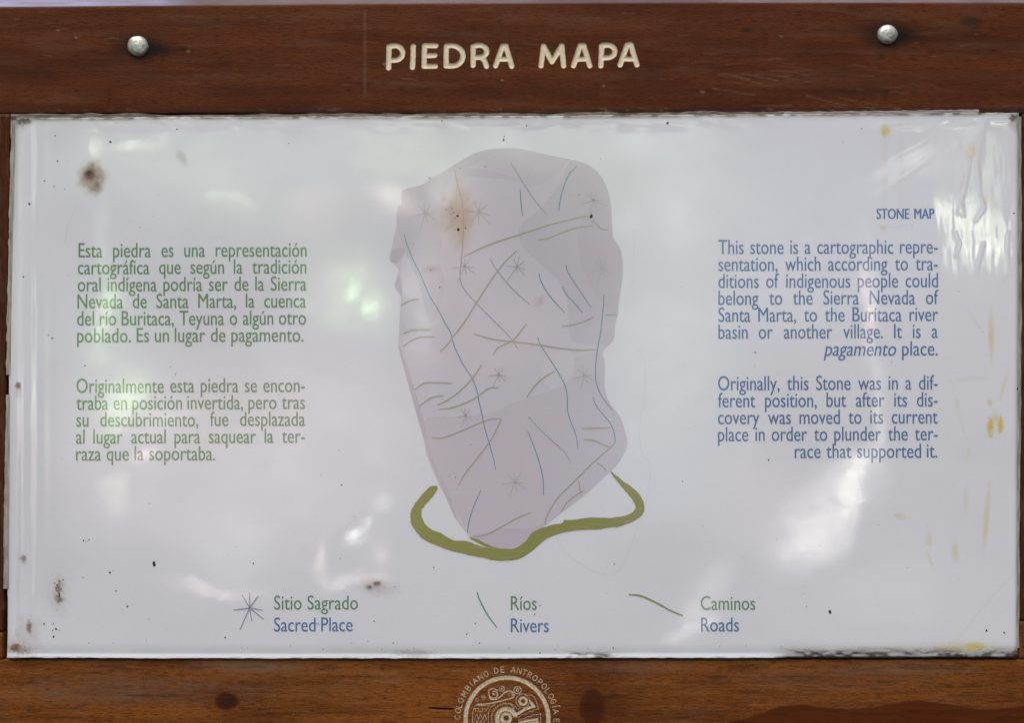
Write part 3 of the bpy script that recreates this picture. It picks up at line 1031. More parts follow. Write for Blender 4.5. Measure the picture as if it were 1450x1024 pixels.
def f_top(u, v):
    st = .86 * ell(u, v, 196, 67, 31, 18, .25, 201, .7) + .25 * ell(u, v, 222, 68, 22, 10, .4, 221, .8) + .3 * ell(u, v, 230, 70, 28, 7, .5, 202, .8) + .55 * ell(u, v, 259, 69, 5, 3.5, .5, 203, .6)
    st = st + .84 * ell(u, v, 1257, 50, 30, 17, .25, 204, .7) + .2 * ell(u, v, 1280, 48, 20, 10, .4, 222, .8) + .25 * ell(u, v, 1285, 52, 24, 7, .5, 205, .8) + .6 * ell(u, v, 1374, 30, 15, 6, .5, 206, .7)
    st = st + .5 * ell(u, v, 1058, 43, 9, 4, .5, 207, .7) + .45 * ell(u, v, 1249, 80, 5, 4, .5, 208, .7) + .35 * ell(u, v, 1215, 132, 60, 7, .6, 209, .8)
    low = np.interp(u, *TOP_LOW)
    st = st + .75 * sm(low - 7, low - 1, v) * (.3 + .9 * fbm(u / 40, v / 6, 211, 3))
    sky_tint = .9 * sm(0.6, -1.2, v - np.interp(u, *TOP_EDGE)) * (.25 + .75 * sm(320, 200, u)) * (.4 + .9 * fbm(u / 60, v / 3, 219, 3))  # blue sky reflection painted on the top chamfer, strongest at left
    gr = .85 * sm(1.0, -1.5, v - np.interp(u, *TOP_EDGE)) * (.35 + .9 * fbm(u / 50, v / 4, 212, 3))
    gr = gr + .12 * sm(.55, .75, fbm(u / 90, v / 12, 213, 3))
    sc = scratches(u, v, 26, (1010, 90, 1260, 158), 5, (-4, 16), (12, 60), 1.0) * .42
    sc = np.maximum(sc, scratches(u, v, 60, (0, 12, 1450, 158), 6, (-6, 6), (4, 22), .9) * .34)
    for k, (x, y, r) in enumerate([(108, 53, 1.6), (82, 42, 1.4), (711, 113, 1.4), (855, 121, 1.3), (995, 130, 1.8), (266, 72, 1.6), (545, 90, 2.0), (1106, 51, 1.2)]):
        sc = np.maximum(sc, .7 * ell(u, v, x, y, r * 1.6, r, .5, 230 + k, .6))
    # a pale vertical pencil line and thin sawn ticks
    ln = np.exp(-((u - 516.5 + 1.2 * (fbm(v / 20, v * 0, 215, 2) - .5)) / 1.1) ** 2) * (sm(8, 20, v) - sm(125, 145, v)) * (.25 + .6 * fbm(v / 6, u * 0, 216, 3))
    sc = np.maximum(sc, ln * .5)
    sc = np.maximum(sc, .5 * sm(low - 9, low - 2, v) * sm(.66, .74, fbm(u / 12, v / 3, 217, 3)))
    m = sm(2.5, .3, np.abs(stroke_sdf(u, v, TITLE)))
    st = np.maximum(st, .10 * m)
    red = .35 * sm(.5, .72, fbm(u / 130, v / 26, 218, 3))
    return dict(stain=st, grey=gr, scratch=sc, red=red, sky_tint=sky_tint)


us = axis([(-60, 150, 3), (150, 300, 2), (300, 538, 3), (538, 912, .85), (912, 1010, 2.4), (1010, 1300, 1.5), (1300, 1520, 3)])
tv = axis([(-14, 14, 1.5), (14, 54, 2), (54, 103, .85), (103, 148, 2), (148, 160.0, 1.2)])
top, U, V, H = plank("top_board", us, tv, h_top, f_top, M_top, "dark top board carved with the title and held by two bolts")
# lettering: pale paint lying in the groove
mu = (us > 536) & (us < 914)
mv = (tv > 52) & (tv < 104)
Us, Vs, Hs = U[np.ix_(mv, mu)], V[np.ix_(mv, mu)], H[np.ix_(mv, mu)]
s = stroke_sdf(Us, Vs, TITLE) + .55 * (fbm(Us / 2.2, Vs / 2.2, 105, 2) - .5)
for wd, sel in (("PIEDRA", Us < 745), ("MAPA", Us >= 745)):
    co, fc, pu, pv, ff = clip_region(Us, Vs, Hs, np.where(sel, s + .05, -5.0), .16)
    me = mesh_from("title_word", co, fc)
    attr(me, "edge", np.clip(sm(1.7, .0, ff) * (.16 + .85 * fbm(pu / 4, pv / 4, 106, 3)), 0, 1))  # browner stroke edges, the groove's soft shading put into the paint colour
    shade(me)
    link("title_word", me, M_paint, top, "pale carved capitals reading " + wd)


BOT_TOP = 934.5


def h_bot(U, V):
    h = .35 * (fbm(U / 110, V / 6, 111, 3) - .5)
    fig = stroke_sdf(U, V, EM_FIG)
    txt = stroke_sdf(U, V, EM_TEXT)
    h = h - .8 * sm(-.2, 1.2, fig) - .4 * sm(-.2, .8, txt)
    crack = [(609, 1004), (625, 1005), (641, 1005.5)]
    h = h - 3 * np.exp(-(seg_dist(U, V, crack) / 1.1) ** 2)
    return h - 1.2 * sm(BOT_TOP + 2.0, BOT_TOP, V)


def f_bot(u, v):
    st = .45 * ell(u, v, 321, 994, 15, 11.5, .2, 301, .22) + .25 * ell(u, v, 839, 1003, 17, 24, .2, 302, .4)
    st = st + .9 * np.exp(-(seg_dist(u, v, [(609, 1004), (625, 1005), (641, 1005.5)]) / 1.4) ** 2)
    st = st + .22 * sm(BOT_TOP + 5, BOT_TOP, v) * (.4 + .8 * fbm(u / 30, v / 3, 303, 3))  # panel's contact shadow, darkened into the board's top edge
    st = st + .35 * sm(.60, .76, fbm(u / 46, v / 4.5, 304, 4))
    st = st + .45 * ell(u, v, 1255, 966, 14, 2, .6, 305, .7) + .4 * ell(u, v, 1050, 946, 20, 6, .8, 306, .8)
    gr = .45 * ell(u, v, 190, 978, 130, 16, .9, 311, .8) * (.3 + .9 * fbm(u / 22, v / 5, 312, 3))
    gr = gr + .55 * ell(u, v, 360, 945, 70, 9, .9, 313, .8) + .4 * ell(u, v, 1270, 948, 90, 7, .9, 314, .8) + .2 * ell(u, v, 1160, 965, 110, 14, .9, 315, .9)
    gr = gr + .10 * sm(.52, .72, fbm(u / 70, v / 9, 316, 4)) + .35 * ell(u, v, 890, 945, 60, 10, .9, 317, .9)
    sc = scratches(u, v, 50, (0, 938, 1450, 1024), 9, (-5, 5), (4, 26), 1.0) * .35
    edge = np.interp(u, [1000, 1040, 1075, 1100, 1135, 1170, 1200, 1240, 1280, 1300, 1340, 1380, 1410, 1450, 1530],
                     [1032, 1022, 1012, 1002, 998.5, 1003, 1006, 1002, 995, 992.5, 998, 1004.5, 1006, 1001, 1002])
    red = .93 * sm(edge - 1.6, edge + 1.2, v + 1.6 * (fbm(u / 18, v / 6, 318, 2) - .5)) * sm(985, 1040, u)
    red = red + .9 * ell(u, v, 321, 994, 15.5, 12, .2, 301, .25) + .92 * ell(u, v, 839, 1003, 17, 24, .2, 302, .22) + .35 * ell(u, v, 321, 994, 28, 16, .5, 319, .7) + .45 * ell(u, v, 845, 990, 40, 34, .5, 320, .8) + .25 * sm(.5, .7, fbm(u / 120, v / 20, 321, 3))
    return dict(stain=st, grey=gr, scratch=sc, red=red)


us2 = axis([(-60, 600, 3), (600, 638, 1.5), (638, 798, .8), (798, 870, 2), (870, 1520, 3)])
bv = axis([(BOT_TOP, 944, 1.2), (944, 1095, .8), (1095, 1200, 4)])
bot, U, V, H = plank("bottom_board", us2, bv, h_bot, f_bot, M_bottom, "lighter brown bottom board with a carved round emblem and dark knots")
mu = (us2 > 638) & (us2 < 798)
mv = (bv > 943) & (bv < 1096)
Us, Vs, Hs = U[np.ix_(mv, mu)], V[np.ix_(mv, mu)], H[np.ix_(mv, mu)]
wobn = .5 * (fbm(Us / 2.0, Vs / 2.0, 115, 2) - .5)
for nm, strokes, mt, rr, lab in (("emblem", EM_FIG, M_paint2, 1.1, "pale carved ring with spirals and a bird-like figure"),
                                 ("emblem_lettering", EM_TEXT, M_paint2, .8, "worn carved capitals curving round the emblem")):
    s = stroke_sdf(Us, Vs, strokes) + wobn * (1.0 if nm == "emblem" else .5)
    co, fc, pu, pv, ff = clip_region(Us, Vs, Hs, s, .14)
    me = mesh_from(nm, co, fc)
    attr(me, "edge", np.clip(sm(rr, .0, ff) * (.45 + .8 * fbm(pu / 4, pv / 4, 116, 3)), 0, 1))
    shade(me)
    link(nm, me, mt, bot, lab)


def f_side(u, v):
    return dict(stain=.25 * sm(.55, .75, fbm(u / 5, v / 60, 401, 3)), grey=.2 * sm(.5, .75, fbm(u / 6, v / 40, 402, 3)),
                scratch=scratches(u, v, 20, (-40, 170, 20, 900), 11, (60, 120), (6, 30), .6) * .5 + scratches(u, v, 14, (1440, 170, 1500, 900), 12, (60, 120), (6, 30), .6) * .5,
                red=.3 * sm(.5, .7, fbm(u / 20, v / 90, 403, 3)))


def side(u_in, v0, v1, left, mat, name, label):
    """a stile whose inner edge follows u_in(v)"""
    vs_ = np.linspace(v0, v1, max(8, int((v1 - v0) / 5)))
    ts = np.linspace(0, 1, 26)
    TT, VV = np.meshgrid(ts, vs_)
    inner = u_in(VV) + .8 * (fbm(VV / 18, VV * 0 + (1 if left else 7), 405, 3) - .5)
    outer = -60.0 if left else 1520.0
    a, bb = (outer, inner) if left else (inner, outer)
    UU = a + (bb - a) * TT
    HH = -.4 + .3 * (fbm(UU / 6, VV / 110, 406, 3) - .5)
    ny, nx = UU.shape
    co = to_xyz(UU.ravel(), VV.ravel(), HH.ravel())
    loop, sq = skirt(ny, nx, ny * nx)
    back = to_xyz(UU.ravel()[loop], VV.ravel()[loop], np.full(len(loop), -THICK))
    me = mesh_np(name, np.concatenate([co, back]), np.concatenate([grid_quads(ny, nx), sq]), [ny * nx + np.arange(len(loop))[::-1]])
    fl = f_side(UU.ravel(), VV.ravel())
    for nm in ("stain", "grey", "scratch", "red"):
        attr(me, nm, np.concatenate([np.clip(fl[nm], 0, 1), np.zeros(len(loop))]))
    shade(me)
    return link(name, me, mat, board, label)


lw = lambda V: np.interp(V, [160, 330, 530, 935], [15.0, 12.0, 7.5, 4.0])
rw = lambda V: np.interp(V, [156, 560, 935], [1447.5, 1446.5, 1443.5])
side(lw, 160.6, 896, True, M_side, "side_board", "narrow strip of dark wood along the left edge of the panel")
side(rw, 160.6, 880, False, M_side, "side_board", "narrow strip of dark wood along the right edge of the panel")
side(lw, 896.4, BOT_TOP - .4, True, M_bottom, "side_board", "short lighter wood piece at the lower left corner")
side(rw, 880.4, BOT_TOP - .4, False, M_bottom, "side_board", "short lighter wood piece at the lower right corner")

# backing behind the panel
co = to_xyz([-55, 1515, 1515, -55, -55, 1515, 1515, -55], [150, 150, 945, 945] * 2, [-16] * 4 + [-50] * 4)
me = mesh_from("backing_board", co, [(0, 3, 2, 1), (4, 5, 6, 7), (0, 1, 5, 4), (1, 2, 6, 5), (2, 3, 7, 6), (3, 0, 4, 7)])
link("backing_board", me, M_back, board)


def bolt(cu, cv, r, tilt, label):
    rings, seg = 10, 40
    co, fc = [], []
    prof = [(0.0, 7.6)] + [(r * math.sin(t), 7.6 * math.cos(t) ** .85) for t in np.linspace(0, math.pi / 2 * .93, rings)[1:]] + [(r, .6), (r * .99, -1.5)]
    co.append((cu, cv, prof[0][1]))
    for (rr, hh) in prof[1:]:
        for k in range(seg):
            a = 2 * math.pi * k / seg
            w = 1 + .025 * math.sin(2 * a + tilt) + .012 * math.sin(5 * a + tilt)
            co.append((cu + rr * w * math.cos(a), cv + rr * w * math.sin(a), hh + .25 * math.sin(3 * a + rr)))
    for k in range(seg):
        fc.append((0, 1 + k, 1 + (k + 1) % seg))
    for j in range(len(prof) - 2):
        for k in range(seg):
            a0, a1 = 1 + j * seg + k, 1 + j * seg + (k + 1) % seg
            fc.append((a0, a0 + seg, a1 + seg, a1))
    c = np.array(co)
    me = mesh_from("bolt", to_xyz(c[:, 0], c[:, 1], c[:, 2]), fc)
    shade(me)
    return link("bolt", me, M_bolt, board, label)


bolt(195.5, 65, 14.8, .4, "domed grey bolt head at the left of the title, yellowish below")
bolt(1256.5, 48.5, 14.2, 1.9, "domed grey bolt head at the right of the title")

# ------------------------------------------------------------------ the information panel
panel = empty("information_panel", "glossy white laminated panel about a carved stone, in Spanish and English, set into the wood", "panel")

uu_ = np.concatenate([np.linspace(0, .045, 52, endpoint=False), np.linspace(.045, .9, 400, endpoint=False), np.linspace(.9, 1, 92)])
vv_ = np.concatenate([np.linspace(0, .02, 14, endpoint=False), np.linspace(.02, .975, 300, endpoint=False), np.linspace(.975, 1, 26)])
A, B = np.meshgrid(uu_, vv_)
V0 = 162 + (932 - 162) * B
L_, R_ = np.interp(V0, LEFT_V, LEFT_U) + 1.1 * (fbm(V0 / 14, V0 * 0, 501, 3) - .5), np.interp(V0, RIGHT_V, RIGHT_U) + .9 * (fbm(V0 / 16, V0 * 0, 502, 3) - .5)
U = L_ + (R_ - L_) * A
T_ = np.interp(U, TOP_U, TOP_V) + 1.6 * (fbm(U / 12, U * 0, 503, 3) - .5)
B_ = np.interp(U, BOT_U, BOT_V) + 1.6 * (fbm(U / 13, U * 0, 504, 3) - .5)
V = T_ + (B_ - T_) * B
H = h_sheet(U, V)
ny, nx = U.shape
loop, sq = skirt(ny, nx, ny * nx)
co = np.concatenate([to_xyz(U.ravel(), V.ravel(), H.ravel()), to_xyz(U.ravel()[loop], V.ravel()[loop], np.full(len(loop), -6.0))])
me = mesh_np("sheet", co, np.concatenate([grid_quads(ny, nx), sq]), [ny * nx + np.arange(len(loop))[::-1]])
for nm, a in zip(("brown", "yellow", "grime", "mould", "tan"), stains(U.ravel(), V.ravel())):
    attr(me, nm, np.concatenate([a, np.zeros(len(loop))]))
shade(me)
sheet = link("sheet", me, M_sheet, panel, "white glossy sheet with mildew spots, yellow drips and mouldy edges")


def strip(pts_in, pts_out, h_in, h_out, mat, label, seed, rag=1.2):
    """a ragged edge strip of the cover film"""
    n = 90
    def res(p):
        p = np.array(p, float)
        d = np.concatenate([[0], np.cumsum(np.linalg.norm(np.diff(p, axis=0), axis=1))])
        t = np.linspace(0, d[-1], n)
        return np.stack([np.interp(t, d, p[:, 0]), np.interp(t, d, p[:, 1])], -1)
    a, bb = res(pts_in), res(pts_out)
    r = np.random.RandomState(seed)
    k = np.arange(n)
    bb = bb + (bb - a) / (np.linalg.norm(bb - a, axis=1, keepdims=True) + 1e-6) * (rag * 2 * (fbm(k / 2.3, k * 0, seed, 3) - .5))[:, None]
    rows, m = [], 5
    for j in range(m):
        t = j / (m - 1)
        p = a + (bb - a) * t
        h = h_in + (h_out - h_in) * t + .25 * math.sin(math.pi * t) + .35 * (fbm(k / 4.0, k * 0 + j * .6, seed + 5, 2) - .5)
        rows.append(to_xyz(p[:, 0], p[:, 1], h))
    low = [to_xyz(bb[:, 0], bb[:, 1], np.full(n, h_out - 1.2)), to_xyz(a[:, 0], a[:, 1], np.full(n, h_in - 1.2))]
    co = np.concatenate(rows + low)
    q4 = grid_quads(m + 2, n)
    me = mesh_np("film_edge", co, q4)
    shade(me)
    return link("film_edge", me, mat, panel, label)


strip([(23.5, 163), (19.0, 330), (15.8, 440), (15.2, 531)], [(16.0, 163), (12.6, 330), (10.0, 440), (8.2, 531)], 1.5, .5, M_film2, "milky film strip at the upper left edge", 601, 1.4)
strip([(14.2, 559), (13.6, 640), (13.2, 740), (12.8, 834)], [(9.0, 559), (7.2, 640), (5.4, 740), (5.0, 834)], 1.3, .5, M_film2, "milky film strip at the lower left edge", 607, .8)
strip([(16, 168.5), (300, 166.8), (700, 165.8), (1000, 163.8), (1110, 163)], [(16, 161), (300, 161.6), (700, 160.2), (1000, 158.6), (1110, 158)], 2.2, .8, M_film, "grimy torn film strip along the top edge", 611, 2.2)
strip([(1110, 162.5), (1250, 161.8), (1385, 161.2)], [(1110, 158.2), (1250, 156.8), (1386, 154.8)], 2.2, 1.0, M_film3, "pale film strip along the upper right edge", 617, 1.0)
strip([(1441.0, 165), (1441.0, 400), (1440.2, 560), (1439.0, 740), (1438.5, 918)], [(1446.5, 165), (1446.8, 400), (1446.0, 560), (1444.2, 740), (1442.8, 918)], 1.5, .6, M_film2, "dull film strip along the right edge", 621, 1.0)

# ---- the stone drawing
stone_pts = [(568.5, 276), (569, 270), (574, 267), (597, 262), (610, 252), (625, 244), (650, 229), (672, 217), (690, 212), (712, 210), (730, 210), (745, 212), (775, 219),
             (800, 224), (828, 231), (840, 238), (850, 248), (858, 262), (863, 278), (866, 300), (867, 322), (869, 337), (877, 349), (881, 363), (882, 382), (881, 397),
             (878, 416), (876, 431), (875, 445), (871, 460), (869.5, 478), (863, 488), (855.5, 495), (854, 502), (856.5, 518), (856, 540), (857.5, 555), (861, 567), (870, 580),
             (879, 592), (884, 608), (888, 623), (888, 632), (885, 640), (876, 655), (866, 667), (859, 673), (850, 681), (836, 694), (820, 708), (800, 723), (780, 738),
             (765, 752), (748, 772), (730, 782), (710, 783), (690, 774), (668, 763), (652, 744), (645, 733), (638, 717), (630, 701), (621, 685), (610, 660),
             (603, 640), (601, 624), (592, 590), (585, 565), (577, 536), (570, 512), (565.5, 496), (564.5, 484), (565.5, 466), (566.5, 440), (568, 424), (565, 415), (559, 406),
             (562, 392), (564.5, 382), (561, 377), (553, 369.5), (552, 362), (555, 350), (558, 335), (562, 318), (562, 302), (566, 292), (569, 286)]
stone = fill("stone_drawing", smooth(stone_pts, 3, True), .14, M_stone, panel, "large mauve grey drawing of a standing stone covered in lines")


def z1(*pts):
    return [(530 + x / 3.3575, 195 + y / 3.3575) for x, y in pts]


def z2(*pts):
    return [(530 + x / 3.2, 490 + y / 3.2) for x, y in pts]


FAC = []
right_edge = [(867, 335), (876.5, 350), (880.5, 364), (881.4, 382), (880.4, 397), (877.4, 416), (875.4, 431), (874.4, 445), (870.4, 460), (869, 477), (862.5, 487.5)]
FAC.append((M_dark, z1((135, 262), (148, 246), (250, 215), (345, 157), (400, 118), (480, 75), (560, 54), (640, 52), (720, 60), (640, 66), (575, 74), (480, 128), (452, 142), (540, 150),
                       (640, 178), (668, 189), (640, 198), (540, 190), (460, 183), (395, 205), (340, 235), (335, 300), (260, 330), (180, 340), (135, 300))))
FAC.append((M_mid, z1((130, 320), (260, 335), (335, 310), (322, 470), (312, 600), (335, 680), (325, 760), (300, 835), (275, 880), (252, 850), (214, 690), (150, 545), (108, 430), (112, 340))))
FAC.append((M_pale, z1((152, 560), (212, 700), (246, 850), (262, 900), (200, 905), (150, 900), (134, 800), (136, 690), (128, 610))))
FAC.append((M_mauve, z1((77, 582), (83, 545), (108, 525), (150, 530), (128, 575), (104, 598))))
FAC.append((M_mauve, z1((100, 706), (118, 655), (130, 690), (133, 756), (128, 750))))
FAC.append((M_mid, z1((545, 196), (650, 200), (760, 230), (870, 170), (925, 105), (900, 100), (780, 76), (650, 62), (590, 72), (500, 128), (640, 172), (676, 190))))
FAC.append((M_dark, z1((930, 112), (1000, 125), (1060, 165), (1100, 230), (1122, 320), (1127, 430)) + right_edge + [(850, 487), (815, 486), (806, 470), (804, 440), (796, 405), (770, 378), (742, 352), (735, 322), (765, 296), (790, 262)]))
FAC.append((M_mauve, [(868.5, 340), (876.5, 351), (880.4, 365), (881.2, 382), (880.2, 397), (877.2, 416), (875.2, 431), (873.8, 445), (862, 440), (838, 408), (822, 370), (818, 335), (828, 300), (845, 285), (860, 300), (865.5, 320)]))
FAC.append((M_low, z2((275, 320), (420, 318), (540, 302), (600, 268), (690, 238), (750, 218), (860, 178), (905, 130), (900, 60), (1000, 30), (1040, 60), (1040, 190), (1075, 270), (1115, 325),
                       (1140, 425), (1110, 520), (1050, 580), (860, 745), (760, 820), (700, 880), (600, 915), (520, 900), (440, 860), (400, 800), (330, 680), (262, 540), (225, 420), (228, 340))))
FAC.append((M_mauve, z2((446, 868), (520, 838), (610, 826), (705, 826), (770, 806), (700, 880), (600, 918), (520, 902))))
FAC.append((M_mauve, z2((112, 15), (118, 5), (140, 70), (185, 200), (222, 330), (250, 460), (290, 570), (340, 670), (372, 770), (362, 770), (310, 650), (255, 520), (215, 390), (170, 230))))
FAC.append((M_pale, z2((760, 100), (820, 40), (880, 20), (905, 60), (900, 120), (860, 172), (800, 190), (765, 150))))
for k, (m_, pts) in enumerate(FAC):
    fill("shaded_facet", smooth(pts, 3, True), .20 + .006 * k, m_, stone)

BL, PU = M_river, M_river_p
RIV = [([(644, 240), (646, 252), (650, 270), (654, 285), (656, 305), (656, 325), (655.5, 340), (653.5, 368), (651.5, 385), (652.5, 399), (657, 409), (672, 427), (700, 455), (724, 480), (733, 494)], PU),
       ([(573, 332), (576, 345), (586, 370), (595, 388), (608, 418), (620, 438), (630, 457), (638, 471), (642, 486), (648, 501), (657, 518), (668, 535), (675, 552), (678, 567), (682, 585), (687, 608), (694, 632), (699, 650), (702, 666)], BL),
       ([(723.5, 231), (740, 258), (755, 281), (768, 297), (775, 304)], PU), ([(736.5, 268), (738, 290), (740, 306)], BL), ([(817, 235), (805, 248), (797, 268), (793, 285), (791, 299)], BL),
       ([(763, 387), (765, 396), (772, 410), (785, 427), (800, 443)], BL), ([(796, 406), (802, 417), (813, 429), (825, 443)], BL), ([(801, 375), (804, 385), (813, 400), (825, 418), (837, 436)], BL),
       ([(855, 417), (854, 435), (851, 465), (848, 484), (845, 500), (843, 522), (844, 541), (850, 558), (858, 570), (868, 582)], BL),
       ([(761, 477), (766, 490), (778, 508), (790, 527), (799, 544), (803, 560), (803.5, 580), (808, 597), (814, 612), (817, 624), (818, 635)], BL),
       ([(839, 562), (843, 573), (852, 585), (862, 597), (868, 608), (870.5, 619), (871, 627)], BL), ([(694, 366), (703, 382), (720, 403), (735, 418), (751, 432)], PU),
       ([(748, 590), (763, 607), (780, 623), (797, 638), (804, 648), (808, 655)], PU), ([(747, 610), (757, 635), (765, 660), (769, 680), (769.5, 702)], BL),
       ([(681, 694), (670, 720), (664, 740), (662, 754)], BL), ([(845, 656), (852, 660), (859, 668)], PU), ([(819, 681), (821, 691), (822, 701)], PU)]
ROAD = [[(658, 363), (680, 352), (705, 342), (740, 331), (780, 318), (805, 312), (825, 307), (835, 307)], [(838, 311), (848, 321), (853, 325), (861, 325)],
        [(760, 340), (775, 338), (795, 330), (815, 323), (840, 320)], [(732, 355), (718, 368), (704, 385), (690, 405), (674, 430), (655, 460), (640, 479), (633, 489), (623, 498)],
        [(671, 473), (695, 480), (725, 484), (760, 488), (790, 493), (820, 496), (843, 495)], [(746, 458), (735, 472), (725, 483), (706, 492), (698, 503)],
        [(795, 462), (807, 461), (825, 456), (841, 449)], [(857, 446), (866, 446), (873, 446)], [(568, 433), (580, 426), (593, 423)], [(571, 473), (582, 468), (595, 467), (611, 467)],
        [(570, 491), (580, 484), (594, 478), (616, 477)], [(588, 552), (600, 543), (615, 542), (640, 543)], [(593, 576), (608, 565), (620, 561), (629, 561)],
        [(682, 517), (668, 537), (650, 555), (635, 566), (619, 574)], [(622, 580), (642, 577), (665, 568), (680, 559), (692, 550), (706, 549)],
        [(611, 620), (628, 620), (650, 612), (680, 599), (695, 594), (710, 593)], [(710, 593), (705, 605), (694, 625), (672, 654), (658, 672), (649, 688)],
        [(746, 563), (756, 548), (770, 535), (785, 526)], [(825, 607), (845, 606.5), (863, 606)], [(826, 623), (840, 624), (852, 629), (864, 634)],
        [(871, 627), (863, 635), (840, 655), (815, 680), (792, 703), (780, 720), (773, 735), (772, 744)], [(826, 695), (812, 704), (802, 713), (795, 724)],
        [(669, 759), (682, 759), (700, 752), (730, 735), (751, 726)]]
for k, (pts, m_) in enumerate(RIV):
    ribbon("river_line", pts, 1.6, .30 + .002 * k, m_, stone)
for k, pts in enumerate(ROAD):
    ribbon("road_line", pts, 2.0, .35 + .002 * k, M_road, stone)


def star(name, c, arms, width, lift, mat, parent):
    parts = []
    for k, (ax, ay) in enumerate(arms):
        d = np.array([ax, ay], float)
        n = np.array([-d[1], d[0]]) / np.linalg.norm(d)
        c0, e = np.array(c) - d * .06, np.array(c) + d
        parts.append(([c0 + n * width * .55, c0 - n * width * .55, e - n * width * .35, e + n * width * .35], [(0, 1, 2, 3)]))
    uv, fc = merge_uv(parts)
    return printed(name, uv, fc, lift, mat, parent)


ARMS = [(-23, 3), (-11, -19), (0, -22), (12, -17), (18, 3), (20, 16), (3, 19), (-14, 31)]
rs = random.Random(3)
for k, (c, sc) in enumerate([((602, 302), .85), ((678, 300), 1.0), ((658, 377), .85), ((732, 378), .72), ((852, 381), .85), ((840, 284), .85), ((706, 531), .70), ((827, 532), .72), ((659, 589), .62), ((729, 683), .85)]):
    a = math.radians(rs.uniform(-14, 14))
    arms = [((x * math.cos(a) - y * math.sin(a)) * sc * rs.uniform(.75, 1), (x * math.sin(a) + y * math.cos(a)) * sc * rs.uniform(.7, .95)) for x, y in ARMS]
    star("sacred_place_star", c, arms, 1.5, .40 + .002 * k, M_star, stone)

# ---- the olive band under the stone
outer = [(621, 692), (617, 687.5), (608, 689.5), (600, 698), (590, 710), (583, 722), (581, 733), (584, 745), (592, 757), (604, 766), (618, 772), (640, 780), (665, 786), (690, 791), (705, 794), (730, 793),
         (743, 787), (757, 777), (770, 765.5), (790, 756), (815, 751), (850, 749), (880, 744.5), (900, 736), (910, 727), (912, 715), (906, 702), (895, 690), (880, 680), (870, 671), (864, 666.5)]
inner = [(868, 675), (880, 689), (890, 701), (897.5, 711), (899.5, 719), (893, 727), (878, 732), (862, 733.5), (845, 733), (830, 733.5), (812, 736), (799, 736.5), (795, 741), (772, 746), (753, 755), (745, 766),
         (730, 776), (715, 777.5), (700, 774.5), (690, 771), (678, 764), (665, 760.5), (671, 766), (690, 775.5), (676, 772), (660, 766), (643, 765), (625, 755.5), (610, 749), (600, 739), (597, 725), (602, 715), (612, 704)]
ol = smooth(outer, 4) + smooth(inner, 4)
oa = np.array(ol)
jt = np.stack([fbm(oa[:, 0] / 2.6, oa[:, 1] / 2.6, 701, 2) - .5, fbm(oa[:, 0] / 2.6, oa[:, 1] / 2.6, 702, 2) - .5], -1) * 2.0
fill("ground_band", [tuple(x) for x in oa + jt], .46, M_band, panel, "thick olive green curved band under the foot of the stone", step=5)

# ---- faint scratches in the film
for pts in ([(890, 318), (897, 330), (897, 365), (896, 398), (889, 406)], [(903, 490), (913, 515), (912, 565), (906, 600), (908, 640), (920, 660), (917, 700), (900, 755), (880, 803), (862, 815), (830, 804), (800, 782), (786, 757)],
            [(1438, 812), (1400, 850), (1372, 885), (1350, 912)], [(1240, 318), (1262, 322), (1285, 318)], [(110, 290), (98, 318), (92, 345)]):
    ribbon("film_scratch", pts, .9, .12, M_faint, panel)

# ------------------------------------------------------------------ lettering on the panel
_cv = bpy.data.curves.new("letters", "FONT")
_cv.resolution_u = 4
_to = bpy.data.objects.new("letters", _cv)
scene.collection.objects.link(_to)
_cache = {}


def word(txt, bold=0.0, shear=0.0):
    k = (txt, bold, shear)
    if k not in _cache:
        _cv.body, _cv.size, _cv.shear = txt, 1.0, shear
        bpy.context.view_layer.update()
        m = bpy.data.meshes.new_from_object(_to.evaluated_get(bpy.context.evaluated_depsgraph_get()))
        xy = np.array([(v_.co.x, v_.co.y) for v_ in m.vertices])
        _cache[k] = (xy, [tuple(p_.vertices) for p_ in m.polygons])
        bpy.data.meshes.remove(m)
    return _cache[k]


def text_line(name, words, u0, u1, base, mat, parent, size=29.8, xs=.725, mode="justify", bold=.008, italic=(), label=None, lift=.16):
    ws = []
    for i, w in enumerate(words):
        xy, fc = word(w, bold, .22 if i in italic else 0.0)
        ws.append((xy[:, 0].min(), xy[:, 0].max(), xy, fc))
    wid = [(b_ - a_) * size for a_, b_, _, _ in ws]
    gap0 = (.50 if bold > .02 else .37) * size
    n = len(ws)
    span = u1 - u0
    if mode == "fit" or n == 1:
        xs = span / (sum(wid) + gap0 * (n - 1))
        gap = gap0 * xs
    elif mode == "right":
        xs = span / (sum(wid) + gap0 * (n - 1))
        gap = gap0 * xs
    else:
        mx = span / (sum(wid) + .20 * size * (n - 1))
        xs = min(xs, mx)
        gap = (span - sum(wid) * xs) / (n - 1)
    parts, x, lifts = [], u0, []
    for (a_, b_, xy, fc), w in zip(ws, wid):
        for ds in ((-bold, bold) if bold else (0.0,)):
            parts.append((np.stack([x + (xy[:, 0] - a_ + ds) * size * xs, base - xy[:, 1] * size + (x - u0) * -.004], -1), fc))
            lifts.append(np.full(len(xy), lift + .03 * (ds > 0)))
        x += w * xs + gap
    uv, fc = merge_uv(parts)
    return printed(name, uv, fc, np.concatenate(lifts), mat, parent, label)


def paragraph(label, lines, mat):
    # a small mesh-less anchor would hide nothing: the first line carries the others
    e = bpy.data.objects.new("paragraph", None)
    e.parent = panel
    e["label"] = label
    e.empty_display_size = .02
    scene.collection.objects.link(e)
    for (ws, u0, u1, base, mode, it) in lines:
        text_line("text_line", ws.split(" "), u0, u1, base, mat, e, mode=mode, italic=it)
    return e


